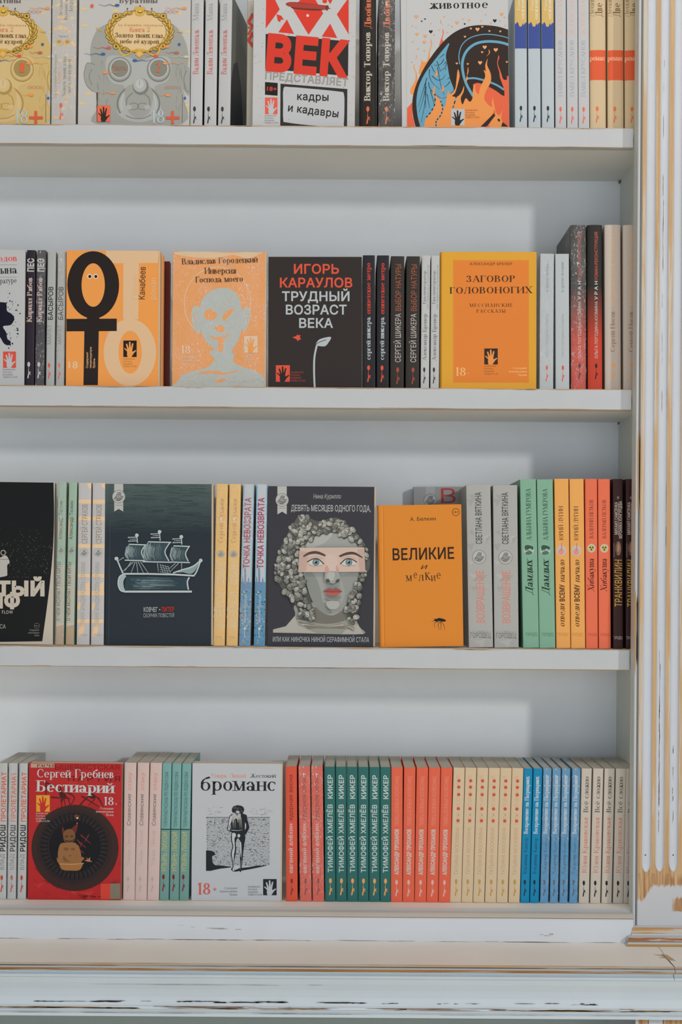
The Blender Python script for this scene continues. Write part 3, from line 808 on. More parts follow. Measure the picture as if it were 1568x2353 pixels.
# cracks and chips in the flutes
fl = [((LANDS[i][1] + LANDS[i + 1][0]) / 2 * ps) for i in range(5)]
streaks(mb, 16, fl[1] - .0016, fl[1] - .0002, 0.16, 0.76, yp + g - .0004, ink((150, 134, 116), .9), .01, .04, .0011, 21, True)
streaks(mb, 22, fl[1] - .0016, fl[1] - .0002, -0.40, -0.12, yp + g - .0004, ink((128, 116, 104), .9), .01, .04, .0013, 22, True)
streaks(mb, 12, fl[2] - .0014, fl[2], -0.38, -0.26, yp + g - .0004, CRACK, .004, .015, .0008, 23, True)
streaks(mb, 30, LANDS[3][0] * ps - .0206, LANDS[3][0] * ps - .0196, -0.05, 0.27, yp + .0012, CRACK, .008, .05, .0009, 24, True)
def sliver(x0, x1, za, zb_, m, y):
    k = 9; L, R = [], []; r = random.Random(int(za * 1000))
    for i in range(k):
        z = za + (zb_ - za) * i / (k - 1); e = 0 if i in (0, k - 1) else r.uniform(.6, 1)
        L.append((x0 + (x1 - x0) * (1 - e) / 2, y, z)); R.append((x1 - (x1 - x0) * (1 - e) / 2, y, z))
    mb.face(L + R[::-1], m)
sliver(663.5 * ps, 668 * ps, 0.075, 0.205, TAN, yp - .0002)
sliver(667 * ps, 669.5 * ps, 0.09, 0.20, DARK, yp - .0003)
sliver(659.5 * ps, 664 * ps, -0.16, -0.03, TAN, yp - .0002)
sliver(664 * ps, 667.5 * ps, -0.145, -0.04, DARK, yp - .0003)
for px, py in ((1485, 1966), (1549, 1966)):
    p = at(px, py, yp); mb.face([(p.x + .0011 * math.cos(a), yp + g - .0006, p.z + .0009 * math.sin(a)) for a in [i * math.pi / 4 for i in range(8)]], CRACK)
pilaster = part('pilaster', mb)
# base block under the pilaster: stepped moulding, worn to the wood
mb = MB(); prof = [(0.0, zbt), (yp - .003, zbt), (yp - .006, zbt - .0012), (yp - .0075, zbt - .010), (yp - .009, zbt - .012), (yp - .0165, zbt - .0135), (yp - .019, zbt - .016), (yp - .0195, zbt - .0185), (yp - .018, zbt - .020), (yp - .019, zbt - .0225), (yp - .0235, zbt - .0245), (yp - .0245, zbt - .033), (0.0, zl - .012)]
zbb = z1
prof = [(a, max(b, zbb)) for a, b in prof[:-2]] + [(yp - .0245, zbb), (0.0, zbb)]
mts = [P_SHELF, P_SHELF, P_BLOCK, P_SHELF, P_SHELF, P_BLOCKB, P_BLOCKB, P_DARKLINE, P_SHELF, P_BLOCKT, P_BLOCKT, None, None]
# sweep round the left corner with a mitre
n = len(prof)
L0, R0 = XP + 0.003, XR - 0.003
front_L = [(L0 + (yp - a if a < yp else 0) * -1.0 * 0.72, a, b) for a, b in prof]
front_R = [(R0 + (yp - a if a < yp else 0) * 0.72, a, b) for a, b in prof]
for k in range(n - 1):
    a, b = front_L[k], front_L[k + 1]; c, d = front_R[k + 1], front_R[k]
    mb.face([a, b, c, d], mts[k])
    a0, b0 = (a[0], 0.0, a[2]), (b[0], 0.0, b[2])
    mb.face([a0, b0, b, a], P_SHELF if k % 3 else P_NOSE)
    c0, d0 = (c[0], 0.0, c[2]), (d[0], 0.0, d[2])
    mb.face([d, c, c0, d0], P_SHELF)
part('pilaster_base', mb)
# ------------------------------------------------------------------ lower cabinet
zq = cz(2337)
mb = MB()
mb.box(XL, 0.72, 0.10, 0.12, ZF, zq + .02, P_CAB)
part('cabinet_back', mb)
mb = MB(); mb.box(XL - .02, XL, -0.10, 0.12, ZF, zq, P_SIDE); part('cabinet_side', mb)
mb = MB(); mb.box(0.700, 0.72, -0.10, 0.12, ZF, zq, P_SIDE); part('cabinet_side', mb)
mb = MB(); mb.box(XL, 0.72, -0.10, 0.12, ZF, ZF + .09, P_SHELF); part('cabinet_plinth', mb)
mb = MB(); mb.box(XL - .02, 0.72, yc + .004, 0.187, zq, z3 - .0005, P_CORN2); part('cabinet_top', mb)
ys = -0.125; ss = (CAM_D + ys) / FPX
mb = MB(); x0 = 668.5 * ss
mb.box(x0, 0.60, ys + .004, 0.10, ZF + .09, zq, P_FLUTE)
for a, b, m in ((668.5, 675, P_FLUTE), (675, 697, P_LAND), (699, 731, P_FLUTE), (733, 775, P_LAND), (775, 800, P_FLUTE), (800, 830, P_LAND)):
    mb.box(a * ss, b * ss, ys, ys + .0045, ZF + .09, zq, m)
part('lower_pilaster', mb)
for me in fixme: fixnormals(me)
# ------------------------------------------------------------------ artwork of the face-out covers
WHT, BLK, RED = (206, 210, 214), (38, 36, 38), (208, 62, 48)
def waves(n, x0, x1, y, amp): return [(x0 + (x1 - x0) * i / n, y + amp * math.sin(i * 1.15)) for i in range(n + 1)]
def tadpole(P, x, y, dirn, c, L=110, r=34, slope=0.0):
    P.stroke([(x + dirn * L * i / 9, y + 9 * math.sin(i * 1.3) + slope * L * i / 9) for i in range(10)], 9, c, taper=3)
    P.ell(x, y, r, r * .55, c, n=12)
def gasmask(P, dx, yellow):
    P.crop(180 + dx, 0, 6.03); rnd = random.Random(3)
    if yellow: hd, hd2, lens, dk, base2 = (206, 178, 118), (212, 186, 132), (164, 142, 88), (176, 146, 84), (220, 196, 150)
    else: hd, hd2, lens, dk, base2 = (176, 178, 172), (192, 195, 193), (150, 149, 138), (138, 142, 138), (206, 210, 208)
    for _ in range(46):
        x, y = rnd.uniform(0, 1540), rnd.uniform(20, 1700); P.rect(x, y - 16, x + rnd.uniform(60, 110), y + 16, (220, 198, 140))
    P.blob([(850, 240), (520, 300), (300, 380), (215, 500), (172, 640), (168, 780), (190, 920), (235, 1060), (262, 1280), (262, 1500), (258, 1720), (1442, 1720), (1445, 1300), (1500, 1010), (1528, 820), (1500, 620), (1430, 470), (1330, 350), (1100, 270)], hd)
    P.blob([(130, 870), (90, 960), (80, 1060), (120, 1190), (200, 1265), (262, 1260), (262, 1000), (225, 890)], hd)
    P.stroke([(235, 900), (130, 870), (90, 960), (80, 1060), (120, 1190), (205, 1268)], 7, (130, 132, 126), smooth=4)
    P.stroke([(190, 960), (150, 1060), (190, 1180)], 10, dk, smooth=4)
    P.blob([(1540, 950), (1470, 960), (1440, 1080), (1460, 1240), (1540, 1310)], hd)
    P.stroke([(1500, 980), (1465, 1080), (1480, 1220), (1530, 1280)], 12, dk, smooth=4)
    P.stroke([(262, 1280), (262, 1690)], 26, (96, 92, 84), taper=12)
    P.stroke([(1444, 1310), (1442, 1700)], 8, (110, 106, 98))
    for k in range(40):          # engraved shading
        x = rnd.choice((rnd.uniform(250, 430), rnd.uniform(1340, 1480))); y = rnd.uniform(820, 1500)
        P.stroke([(x, y), (x + rnd.uniform(-18, 34), y + rnd.uniform(60, 150))], 5, dk, taper=1)
    P.blob([(420, 780), (380, 960), (470, 1150), (640, 1200), (560, 1400), (560, 1600), (840, 1700), (1130, 1600), (1130, 1400), (1060, 1210), (1230, 1130), (1290, 960), (1240, 790), (1000, 800), (850, 860), (690, 790)], hd2)
    P.ring(835, 1440, 290, 260, 26, dk, 150, 390); P.ring(835, 1440, 240, 225, 14, base2, 160, 380)
    P.blob([(700, 1180), (640, 1330), (700, 1560), (840, 1640), (980, 1560), (1040, 1330), (960, 1180)], hd)
    P.blob([(840, 870), (770, 960), (760, 1100), (800, 1180), (900, 1180), (935, 1090), (920, 960)], hd2)
    for cx in (575, 1115):
        P.ell(cx, 965, 165, 175, dk); P.ell(cx, 958, 150, 158, hd); P.ell(cx, 950, 134, 136, base2); P.ell(cx, 950, 120, 122, lens)
    P.ell(865, 1200, 112, 118, dk); P.ell(855, 1180, 92, 98, hd2); P.ell(850, 1165, 55, 62, base2)
    P.stroke([(850, 1115), (850, 1185)], 7, dk)
    for s_ in (-1, 1):
        P.ring(830 + s_ * 60, 1475, 66, 46, 10, dk); P.ell(830 + s_ * 125, 1485, 40, 34, hd2)
        P.stroke([(830 + s_ * 75, 1290), (830 + s_ * 150, 1360), (830 + s_ * 165, 1460)], 14, dk, smooth=4)
    P.stroke([(660, 1600), (760, 1640), (900, 1640), (1010, 1590)], 12, dk, smooth=3)
    # gilt frame with its cream tablet
    g0, g1, gd, cr = (212, 172, 82), (228, 192, 104), (112, 88, 44), (226, 196, 148)
    fr = [(850 + 400 * math.cos(t) * (1 + .04 * math.cos(4 * t)), 440 + 262 * math.sin(t)) for t in [i * math.pi / 20 for i in range(40)]]
    P.poly([((x - 850) * 1.12 + 850, (y - 440) * 1.14 + 440) for x, y in fr], gd)
    P.poly([((x - 850) * 1.08 + 850, (y - 440) * 1.10 + 440) for x, y in fr], g0)
    P.poly(fr, cr)
    for s_ in (-1, 1):
        for a in (-62, -48, -34, -20, -6, 8, 22, 36, 52, 66):
            t = math.radians(a); x, y = 850 + s_ * 418 * math.cos(t), 440 - 276 * math.sin(t)
            tan = math.degrees(math.atan2(-276 * math.cos(t), -s_ * 418 * math.sin(t)))
            L = 92 if abs(a) < 40 else 74
            for o in (-22, 4, 26):
                P.ell(x + o * s_, y, L - abs(o), 25, gd, tan + o * s_, 12); P.ell(x + o * s_, y - 2, L - 9 - abs(o), 18, g1 if o < 0 else g0, tan + o * s_, 12)
            P.stroke([(x - L * .5 * math.cos(math.radians(tan)), y - L * .5 * math.sin(math.radians(tan))), (x + L * .6 * math.cos(math.radians(tan)), y + L * .6 * math.sin(math.radians(tan)))], 5, gd, taper=2)
        for q in ((330, 225), (325, 645)):
            P.ell(850 + s_ * q[0], q[1], 48, 42, gd); P.ell(850 + s_ * q[0], q[1], 40, 34, g0); P.ell(850 + s_ * q[0], q[1], 16, 18, (96, 72, 40))
        P.stroke([(850 + s_ * 280, 660), (850 + s_ * 260, 740), (850 + s_ * 200, 770), (850 + s_ * 60, 700), (850 - s_ * 60, 690)], 24, g0, smooth=4)
        P.stroke([(850 + s_ * 260, 690), (850 + s_ * 190, 740), (850 + s_ * 70, 705)], 6, gd, smooth=4)
        P.stroke([(850 + s_ * 600, 420 + s_ * 30), (850 + s_ * 520, 440)], 20, g0, taper=8)
    P.poly([(850, 690), (915, 755), (845, 805), (782, 752)], g0); P.poly([(850, 715), (885, 752), (846, 780), (812, 750)], (232, 178, 110))
    P.blob([(780, 105), (800, 160), (790, 200), (850, 225), (920, 200), (905, 160), (930, 110), (850, 95)], g0); P.ell(858, 165, 34, 24, gd); P.ell(858, 158, 26, 16, g1)
    for x in (683, 858, 1020): P.ell(x, 125 if x != 858 else 88, 9, 14, (80, 80, 90), n=8)
    P.text('La Comédie inhumaine', (560, 362), (1175, 368), 30, (170, 140, 100), 'g', space=.2)
    P.text('Книга 2', (712, 442), (995, 440), 62, (214, 142, 96), 's', .9)
    P.text('Золото твоих глаз,', (512, 520), (1195, 528), 66, (96, 76, 50), 's', 1.0)
    P.text('небо её кудрей', (582, 602), (1120, 608), 58, (96, 76, 50), 's', 1.0)
    P.text('Буратины', (570, 42), (1100, 42), 64, (104, 96, 84), 's', 1.0, .06)
    if yellow: P.text('1', (1085, 1005), (1145, 1005), 140, (224, 104, 70), 'g')
    else:
        P.text('Часть', (470, 965), (672, 968), 62, (176, 122, 96), 's', 1.0); P.text('2', (1068, 995), (1140, 995), 120, (226, 108, 84), 's', 1.1)
    OR, BL, RD = (232, 150, 86), (66, 100, 164), (214, 92, 80)
    P.ell(192, 85, 24, 26, (226, 100, 80), n=14)
    for a in ((540, 76, -1, BL, 260), (1470, 118, -1, OR, 260), (425, 666, -1, RD, 220), (345, 752, -1, BL, 260), (785, 842, 1, BL, 230), (1075, 778, -1, (226, 92, 72), 160), (1365, 734, -1, (176, 112, 96), 150), (1210, 882, 1, OR, 260), (375, 1008, 1, OR, 230), (480, 1290, -1, OR, 210), (1245, 1322, -1, OR, 130), (1235, 650, -1, OR, 150), (1500, 790, -1, (222, 214, 190), 260)):
        tadpole(P, *a[:4], L=a[4])
    P.ell(1400, 618, 22, 20, BL, n=6); P.ell(1478, 1362, 20, 18, BL, n=8)
    for y in (165, 1212): P.stroke([(1195 + i * 18, y + 20 * math.sin(i)) for i in range(12)], 5, (208, 140, 120)); P.stroke([(1195 + i * 18, y - 20 * math.sin(i)) for i in range(12)], 5, (208, 140, 120))
    hand(P, 265, 1465, 180, 225, (232, 112, 84), (58, 50, 44))
    c2 = (206, 222, 226)
    P.text('18', (1005, 1712), (1200, 1712), 185, c2, 's', .8)
    P.rect(1215, 1615, 1405, 1652, (218, 100, 72)); P.rect(1288, 1540, 1326, 1720, (218, 100, 72))
def gold_mask(P): gasmask(P, -314, True)
def grey_mask(P): gasmask(P, 0, False)

def vek(P):
    P.crop(540, 0, 5.227); r1, r2, dk = (212, 62, 48), (150, 30, 44), (52, 48, 46); rnd = random.Random(8)
    P.poly([(375, -90), (375, 0), (370, 342), (540, 112), (440, -90)], r1)
    P.poly([(730, -90), (785, 0), (690, 95), (885, 418), (1062, 160), (970, 0), (1020, -90)], r1)
    P.poly([(625, 232), (712, 408), (522, 388)], r1); P.poly([(1145, 283), (1230, 457), (1043, 440)], r1)
    P.poly([(1110, -10), (1178, -10), (1145, 52)], r1); P.poly([(1368, -30), (1225, 172), (1368, 415)], r1)
    P.ell(1080, 15, 30, 26, r1, n=9); P.poly([(500, 170), (560, 190), (590, 240), (555, 235), (545, 268), (515, 250)], r1)
    P.blob([(612, 45), (660, 25), (800, 30), (1000, 55), (1115, 70), (1120, 105), (1000, 110), (800, 100), (680, 85), (630, 70)], (160, 60, 54))
    P.blob([(680, 84), (800, 100), (1000, 110), (1090, 115), (1000, 128), (850, 122), (700, 104)], (104, 52, 46))
    for k in range(4): P.stroke([(650, 42 + k * 12), (1100, 76 + k * 9)], 2.5, (190, 84, 72))
    P.poly([(1090, 68), (1125, 62), (1118, 95), (1160, 102), (1115, 112), (1120, 132), (1085, 118)], (120, 54, 48))
    P.ell(875, 187, 17, 17, (240, 214, 190), n=14)
    P.poly([(370, 407), (1365, 497), (1360, 914), (365, 826)], dk)
    P.text('ВЕК', (368, 826), (1360, 912), 402, r1, 'g', .055)
    P.text('ПРЕДСТАВЛЯЕТ', (362, 950), (1358, 1037), 92, (166, 166, 162), 'g', .03)
    P.poly([(362, 985), (515, 997), (513, 1150), (362, 1138)], BLK); P.text('18+', (385, 1088), (502, 1094), 50, (212, 70, 56), 'g', .02)
    hand(P, 362, 1172, 150, 200, (224, 96, 78), WHT, True, 358, 1383, (120, 118, 116), 16, 160, 28)
    P.poly([(548, 1005), (1352, 1070), (1348, 1530), (545, 1510)], (58, 56, 54))
    P.blob([(585, 1060), (660, 1046), (900, 1065), (1250, 1100), (1310, 1130), (1316, 1300), (1308, 1500), (1290, 1530), (900, 1505), (620, 1470), (582, 1440), (580, 1250)], WHT, 3)
    P.text('кадры', (748, 1200), (1125, 1212), 92, (48, 46, 46), 'g', .02, .04); P.text('и кадавры', (636, 1335), (1240, 1412), 92, (48, 46, 46), 'g', .02, .04)
    for _ in range(70):
        x = rnd.choice((rnd.uniform(220, 350), rnd.uniform(1370, 1450), rnd.uniform(380, 1350))); y = rnd.uniform(20, 1480)
        P.ell(x, y, rnd.uniform(1.5, 5), rnd.uniform(1.5, 5), (120, 80, 76), n=6)
def vek_back(P):
    vek(P)
def vek_spine_zigzag(P):
    P.crop(540, 0, 5.227)
    P.stroke([(222, 165), (165, 265), (222, 330)], 46, (206, 84, 66)); P.stroke([(222, 390), (165, 485), (222, 560)], 46, (206, 84, 66))
    P.stroke([(158, 330), (200, 345), (158, 420)], 26, (206, 84, 66))
def heart(P, x, y, r, c):
    P.poly([(x, y + r), (x - r * .9, y), (x - r * .95, y - r * .5), (x - r * .5, y - r * .85), (x, y - r * .4), (x + r * .5, y - r * .85), (x + r * .95, y - r * .5), (x + r * .9, y)], c)
def firebird(P):
    P.crop(920, 0, 6.03); O, R, B, D = (232, 150, 84), (226, 104, 72), (104, 162, 190), (56, 46, 42)
    P.text('животное', (415, 124), (1222, 112), 118, (44, 42, 44), 's', 1.0, .06)
    P.stroke([(88, 0), (88, 1750)], 4, (180, 182, 184))
    P.blob([(565, 275), (570, 320), (600, 360), (560, 315)], R); P.blob([(585, 395), (605, 450), (585, 540), (600, 580), (540, 640), (560, 560), (590, 470)], R)
    P.poly(spline([(420, 525), (445, 600), (415, 720), (410, 800), (420, 900), (270, 1030), (265, 960), (290, 880), (293, 810), (310, 850), (370, 850), (395, 740), (430, 620)], 4), O)
    P.poly(spline([(205, 880), (180, 930), (215, 1010), (205, 1120), (145, 1230), (150, 1300), (240, 1300), (240, 1100), (225, 1000), (192, 935)], 4), O)
    P.blob([(215, 745), (232, 790), (210, 840), (222, 790)], O)
    body = spline([(1580, 450), (1480, 405), (1320, 362), (1100, 348), (900, 380), (720, 470), (560, 620), (400, 830), (280, 1040), (200, 1240), (168, 1420), (178, 1600), (215, 1760)], 5)
    P.poly(body + [(1580, 1760)], D)
    P.poly([(95, 1500), (165, 1420), (172, 1600), (210, 1760), (95, 1760)], R)
    P.poly(spline([(670, 598), (560, 730), (440, 880), (330, 1040), (255, 1210), (225, 1400), (240, 1600), (280, 1760)], 4) + [(560, 1760)] + spline([(700, 1500), (640, 1440), (700, 1360), (745, 1250), (690, 1090), (655, 900), (635, 760), (682, 610)], 4), B)
    for pts in ([(610, 750), (540, 810)], [(605, 820), (570, 880), (500, 910), (470, 890)], [(640, 850), (600, 900)], [(645, 870), (620, 940), (540, 990)], [(435, 910), (470, 990), (530, 1010)], [(640, 950), (620, 970)], [(410, 960), (405, 1050), (450, 1150), (550, 1240)], [(440, 1050), (520, 1110), (590, 1090), (625, 1035)], [(690, 1130), (640, 1190), (580, 1220)], [(690, 1075), (650, 1100)], [(395, 1140), (410, 1220), (480, 1300), (570, 1360), (660, 1340)], [(740, 1260), (700, 1300)], [(370, 1080), (320, 1250), (250, 1480)], [(355, 1140), (330, 1330), (260, 1560)], [(360, 1200), (340, 1450), (290, 1700)], [(350, 1270), (350, 1500)], [(370, 1300), (410, 1500)], [(420, 1250), (480, 1480)], [(510, 850), (560, 990)], [(520, 930), (530, 1000), (560, 1170), (610, 1320)]):
        P.stroke(pts, 11, (38, 52, 62), taper=4, smooth=4)
    P.stroke([(825, 890), (815, 760), (860, 620), (980, 520), (1180, 475), (1400, 500), (1580, 555)], 13, B, smooth=5)
    P.stroke([(1010, 1330), (920, 1170), (870, 1000), (865, 850), (920, 710), (1040, 610), (1200, 575), (1400, 590), (1580, 650)], 36, B, smooth=5)
    P.stroke([(930, 1090), (1040, 1085), (1200, 1125), (1340, 1180), (1440, 1245)], 26, B, smooth=5)
    P.poly(spline([(1010, 1170), (1080, 1150), (1200, 1190), (1330, 1260), (1440, 1330), (1580, 1300)], 4) + [(1580, 1760), (1050, 1760)], R)
    P.poly(spline([(1365, 760), (1345, 880), (1375, 1000), (1385, 1080), (1440, 1240), (1460, 1420), (1580, 1420), (1580, 1150), (1485, 1050), (1480, 1100), (1430, 1100), (1395, 1000), (1355, 880), (1375, 800)], 4), R)
    fl = [(330, 1760), (355, 1640), (420, 1560), (480, 1460), (470, 1360), (450, 1260), (485, 1185), (480, 1290), (560, 1390), (580, 1330), (560, 1420), (620, 1480), (660, 1260), (690, 1310), (760, 1240), (780, 1110), (800, 960), (825, 1050), (795, 1180), (760, 1290), (720, 1330), (790, 1340), (850, 1280), (885, 1190), (880, 1270), (840, 1360), (865, 1450), (910, 1360), (960, 1410), (1000, 1370), (1010, 1230), (1040, 1165), (1040, 1240), (1085, 1310), (1110, 1210), (1180, 1060), (1155, 970), (1185, 985), (1180, 900), (1215, 810), (1205, 900), (1255, 1020), (1255, 1140), (1190, 1260), (1165, 1370), (1230, 1460), (1300, 1500), (1270, 1600), (1180, 1700), (1110, 1760)]
    P.poly(spline(fl, 3), O)
    P.poly(spline([(1285, 1345), (1270, 1450), (1320, 1560), (1270, 1660), (1240, 1760), (1440, 1760), (1400, 1640), (1420, 1520), (1380, 1600), (1330, 1560), (1300, 1440)], 3), O)
    P.poly([(1115, 1755), (1300, 1570), (1320, 1600), (1200, 1755)], D); P.poly([(1420, 1690), (1500, 1755), (1400, 1755)], D); P.ell(1368, 1665, 16, 24, D, -30, 10)
    P.blob([(1225, 685), (1245, 730), (1195, 785), (1230, 735)], O); P.blob([(940, 930), (948, 990), (925, 1050), (932, 990)], O); P.blob([(925, 1055), (940, 1090), (905, 1140)], O)
    for x, y, d in ((500, 990, 60), (590, 1200, 55)): P.blob([(x, y - 20), (x + 22, y + 40), (x - 20, y + d + 20), (x - 10, y + 40)], O)
    for pts in ([(480, 1300), (480, 1440), (420, 1560), (350, 1640)], [(560, 1400), (590, 1500), (560, 1600), (500, 1680), (500, 1760)], [(780, 1330), (740, 1470), (725, 1500)]):
        q = spline(pts, 4)
        P.stroke(q, 17, B, keep=False)
        for i in range(0, len(q) - 1, 2): P.stroke(q[i:i + 2], 17, D)
    for x, y, r in ((225, 232, 30), (235, 475, 26), (348, 502, 27), (335, 585, 27), (788, 315, 27), (955, 280, 18), (1408, 198, 28), (612, 233, 13), (245, 680, 14), (335, 708, 12), (175, 578, 13), (720, 368, 13), (670, 347, 11), (168, 360, 11), (220, 382, 11), (425, 328, 11), (540, 416, 11), (470, 485, 12), (655, 450, 11), (1185, 205, 12), (870, 263, 11), (1122, 290, 11), (1260, 322, 11), (1448, 243, 13), (1382, 290, 10), (1460, 358, 12), (160, 862, 11)): heart(P, x, y, r, (228, 160, 104))
    for x, y, r in ((345, 265, 13), (300, 295, 12), (425, 440, 27), (895, 333, 14), (1312, 288, 27)): heart(P, x, y, r, BLK)
    for x, y, r in ((980, 398, 16), (1072, 408, 30), (1138, 373, 16), (1237, 432, 16), (1388, 437, 16), (898, 510, 17), (1172, 655, 30), (1136, 724, 17), (1325, 692, 31), (785, 880, 17), (937, 888, 16), (1108, 870, 30), (1478, 860, 16)): heart(P, x, y, r, (234, 166, 112))
    hand(P, 706, 1512, 186, 228, WHT, (52, 46, 44), True, 905, 1518, (150, 96, 62), 20, 190, 33)

def inkblot(P):
    P.crop(0, 500, 2.8); D = (24, 26, 44); rnd = random.Random(4)
    P.text('одов', (-14, 283), (112, 280), 42, (214, 92, 80), 's', 1.0); P.stroke([(-300, 304), (108, 304)], 2.5, (150, 150, 152))
    P.text('ына', (4, 362), (112, 358), 52, (48, 46, 48), 's', 1.0); P.stroke([(-300, 384), (108, 383)], 2.5, (150, 150, 152))
    P.text('ратуре', (0, 424), (108, 420), 36, (70, 70, 72), 's', .9)
    P.blob([(-60, 560), (20, 545), (42, 560), (45, 600), (75, 620), (92, 650), (70, 690), (20, 700), (40, 740), (48, 780), (70, 800), (55, 822), (25, 810), (0, 770), (-30, 760), (-80, 700)], D, 5)
    for _ in range(60):
        a, d = rnd.uniform(-1.2, 1.2), rnd.uniform(70, 135); x, y = d * math.cos(a), 660 + d * 1.5 * math.sin(a); r = rnd.uniform(1, 4.5)
        P.ell(x, y, r * 1.8, r, D, math.degrees(a), 8)
    hand(P, 20, 862, 83, 105, (216, 84, 68), WHT, True, 18, 974, (130, 130, 132), 9, 92, 16)
def otto(P):
    P.crop(0, 500, 2.8); O, C, D = (238, 158, 82), (226, 190, 150), (46, 38, 36)
    P.poly([(682, 210), (1022, 208), (1016, 292), (682, 294)], C); P.poly([(794, 292), (895, 292), (890, 655), (792, 655)], C)
    P.ell(836, 868, 169, 216, C, n=40); P.ell(838, 866, 75, 138, O, n=36)
    P.ell(600, 433, 167, 217, D, n=40); P.ell(600, 434, 75, 140, O, n=36)
    P.poly([(428, 652), (752, 650), (752, 730), (428, 732)], D); P.poly([(543, 728), (636, 728), (630, 1078), (537, 1078)], D); P.poly([(560, 630), (640, 630), (640, 660), (560, 660)], D)
    for x in (577, 616): P.ell(x, 378, 17, 17, (236, 214, 180), n=16); P.ell(x + 1, 379, 9.5, 10, BLK, n=14)
    P.text('Герман', (886, 526), (888, 364), 38, (226, 178, 128), 'g'); P.text('Канабеев', (932, 526), (937, 318), 40, (58, 46, 40), 'g', .006); P.text('роман', (1002, 526), (1004, 388), 38, (224, 186, 140), 'g')
    P.text('18', (442, 970), (500, 970), 46, (236, 206, 172), 'g', .01); P.text('+', (512, 962), (524, 962), 14, (236, 206, 172), 'g')
    for i, (tx, l) in enumerate((('Содержит', 104), ('нецензурную', 136), ('брань', 62))): P.text(tx, (567 + i * 22, 968), (568 + i * 22, 968 - l), 14, (228, 180, 130), 'g', .01)
    hand(P, 794, 791, 86, 106, BLK, O, True, 793, 905, (150, 102, 62), 9, 86, 16)
def inversia(P):
    P.crop(0, 500, 2.8); O, L = (234, 160, 90), (200, 208, 204); rnd = random.Random(5); S_ = 2.8
    P.blob([(1120, 225), (1300, 215), (1480, 228), (1690, 215), (1600, 262), (1500, 240), (1380, 262), (1200, 250)], (228, 196, 154), 3)
    P.ring(1400, 550, 214, 232, 4, (232, 206, 176), 130, 410)
    P.blob([(1440, 452), (1360, 470), (1300, 530), (1288, 600), (1288, 690), (1310, 770), (1370, 840), (1430, 870), (1500, 840), (1545, 760), (1560, 670), (1550, 560), (1515, 480)], L, 5)
    P.blob([(1290, 590), (1255, 570), (1232, 610), (1240, 690), (1265, 740), (1290, 730)], L); P.stroke([(1280, 610), (1252, 620), (1262, 700)], 5, O, smooth=3)
    P.blob([(1560, 600), (1595, 575), (1615, 620), (1600, 690), (1570, 730), (1556, 700)], L); P.stroke([(1578, 620), (1602, 620), (1585, 690)], 5, O, smooth=3)
    P.blob([(1350, 860), (1380, 910), (1340, 960), (1260, 985), (1180, 1010), (1140, 1060), (1120, 1110), (1720, 1110), (1700, 1030), (1640, 985), (1560, 960), (1500, 920), (1510, 850)], L, 4)
    for pts in ([(1320, 600), (1360, 590), (1400, 625), (1370, 660), (1320, 650)], [(1430, 640), (1460, 600), (1510, 590), (1460, 650), (1450, 670)], [(1380, 710), (1420, 690), (1450, 720), (1420, 740)], [(1350, 760), (1390, 770), (1430, 765), (1480, 750), (1430, 785), (1380, 785)], [(1405, 790), (1440, 790), (1432, 860), (1405, 860)], [(1300, 990), (1400, 985), (1440, 1000), (1560, 980), (1440, 1012), (1380, 1003), (1290, 1002)], [(1385, 1050), (1440, 1035), (1450, 1050), (1400, 1065)]): P.blob(pts, O, 4)
    for _ in range(70):
        x, y = rnd.uniform(1300, 1540), rnd.uniform(470, 820); P.stroke([(x, y), (x + rnd.uniform(-25, 25), y + rnd.uniform(-30, 30))], rnd.uniform(1, 2.2), (222, 186, 146))
    for _ in range(60):
        x, y = rnd.uniform(1140, 1700), rnd.uniform(1000, 1085); P.stroke([(x, y), (x + rnd.uniform(10, 50), y + rnd.uniform(-10, 10))], 1.6, (222, 190, 150))
    P.stroke([(1560, 740), (1540, 820), (1500, 850), (1540, 900), (1600, 920)], 12, O, smooth=3)
    P.text('Владислав Городецкий', (1170, 302), (1660, 288), 38, (84, 60, 42), 's', 1.05); P.text('Инверсия', (1316, 362), (1520, 360), 40, (84, 60, 42), 's', 1.05); P.text('Господа моего', (1258, 418), (1566, 412), 38, (84, 60, 42), 's', 1.05)
    P.text('18', (1162, 875), (1226, 876), 52, (236, 208, 176), 's'); P.text('+', (1240, 868), (1252, 868), 12, (236, 208, 176), 'g')
    for i, (tx, l) in enumerate((('Содержит', 78), ('нецензурную', 112), ('брань', 50))): P.text(tx, (1170, 903 + i * 22), (1170 + l, 904 + i * 22), 14, (230, 204, 172), 's')
    hand(P, 1572, 762, 86, 108, (232, 206, 180), O, True, 1572, 876, (232, 200, 164), 10, 88, 17)
def karaulov(P):
    P.crop(500, 500, 2.8); R, W_ = (224, 88, 64), (200, 210, 214)
    for tx, a, b, y, h, c in (('ИГОРЬ', 492, 782, 360, 60, R), ('КАРАУЛОВ', 402, 868, 448, 60, R), ('ТРУДНЫЙ', 415, 850, 536, 60, W_), ('ВОЗРАСТ', 440, 832, 622, 60, W_), ('ВЕКА', 526, 744, 708, 60, W_)): P.text(tx, (a, y), (b, y), h, c, 'g', .022)
    P.poly([(482, 770), (508, 762), (514, 752), (522, 758), (536, 756), (530, 770), (538, 784), (524, 786), (518, 796), (508, 782)], R)
    P.stroke([(626, 1094), (622, 1000), (624, 900), (640, 820)], 12, W_, smooth=4)
    P.poly(spline([(632, 812), (660, 782), (730, 768), (712, 808), (690, 828), (650, 826)], 4), W_); P.stroke([(632, 812), (670, 796), (700, 786)], 4, (58, 52, 50))
    hand(P, 376, 950, 90, 106, R, (52, 44, 42), True, 472, 990, (176, 72, 56), 11, 92, 18)
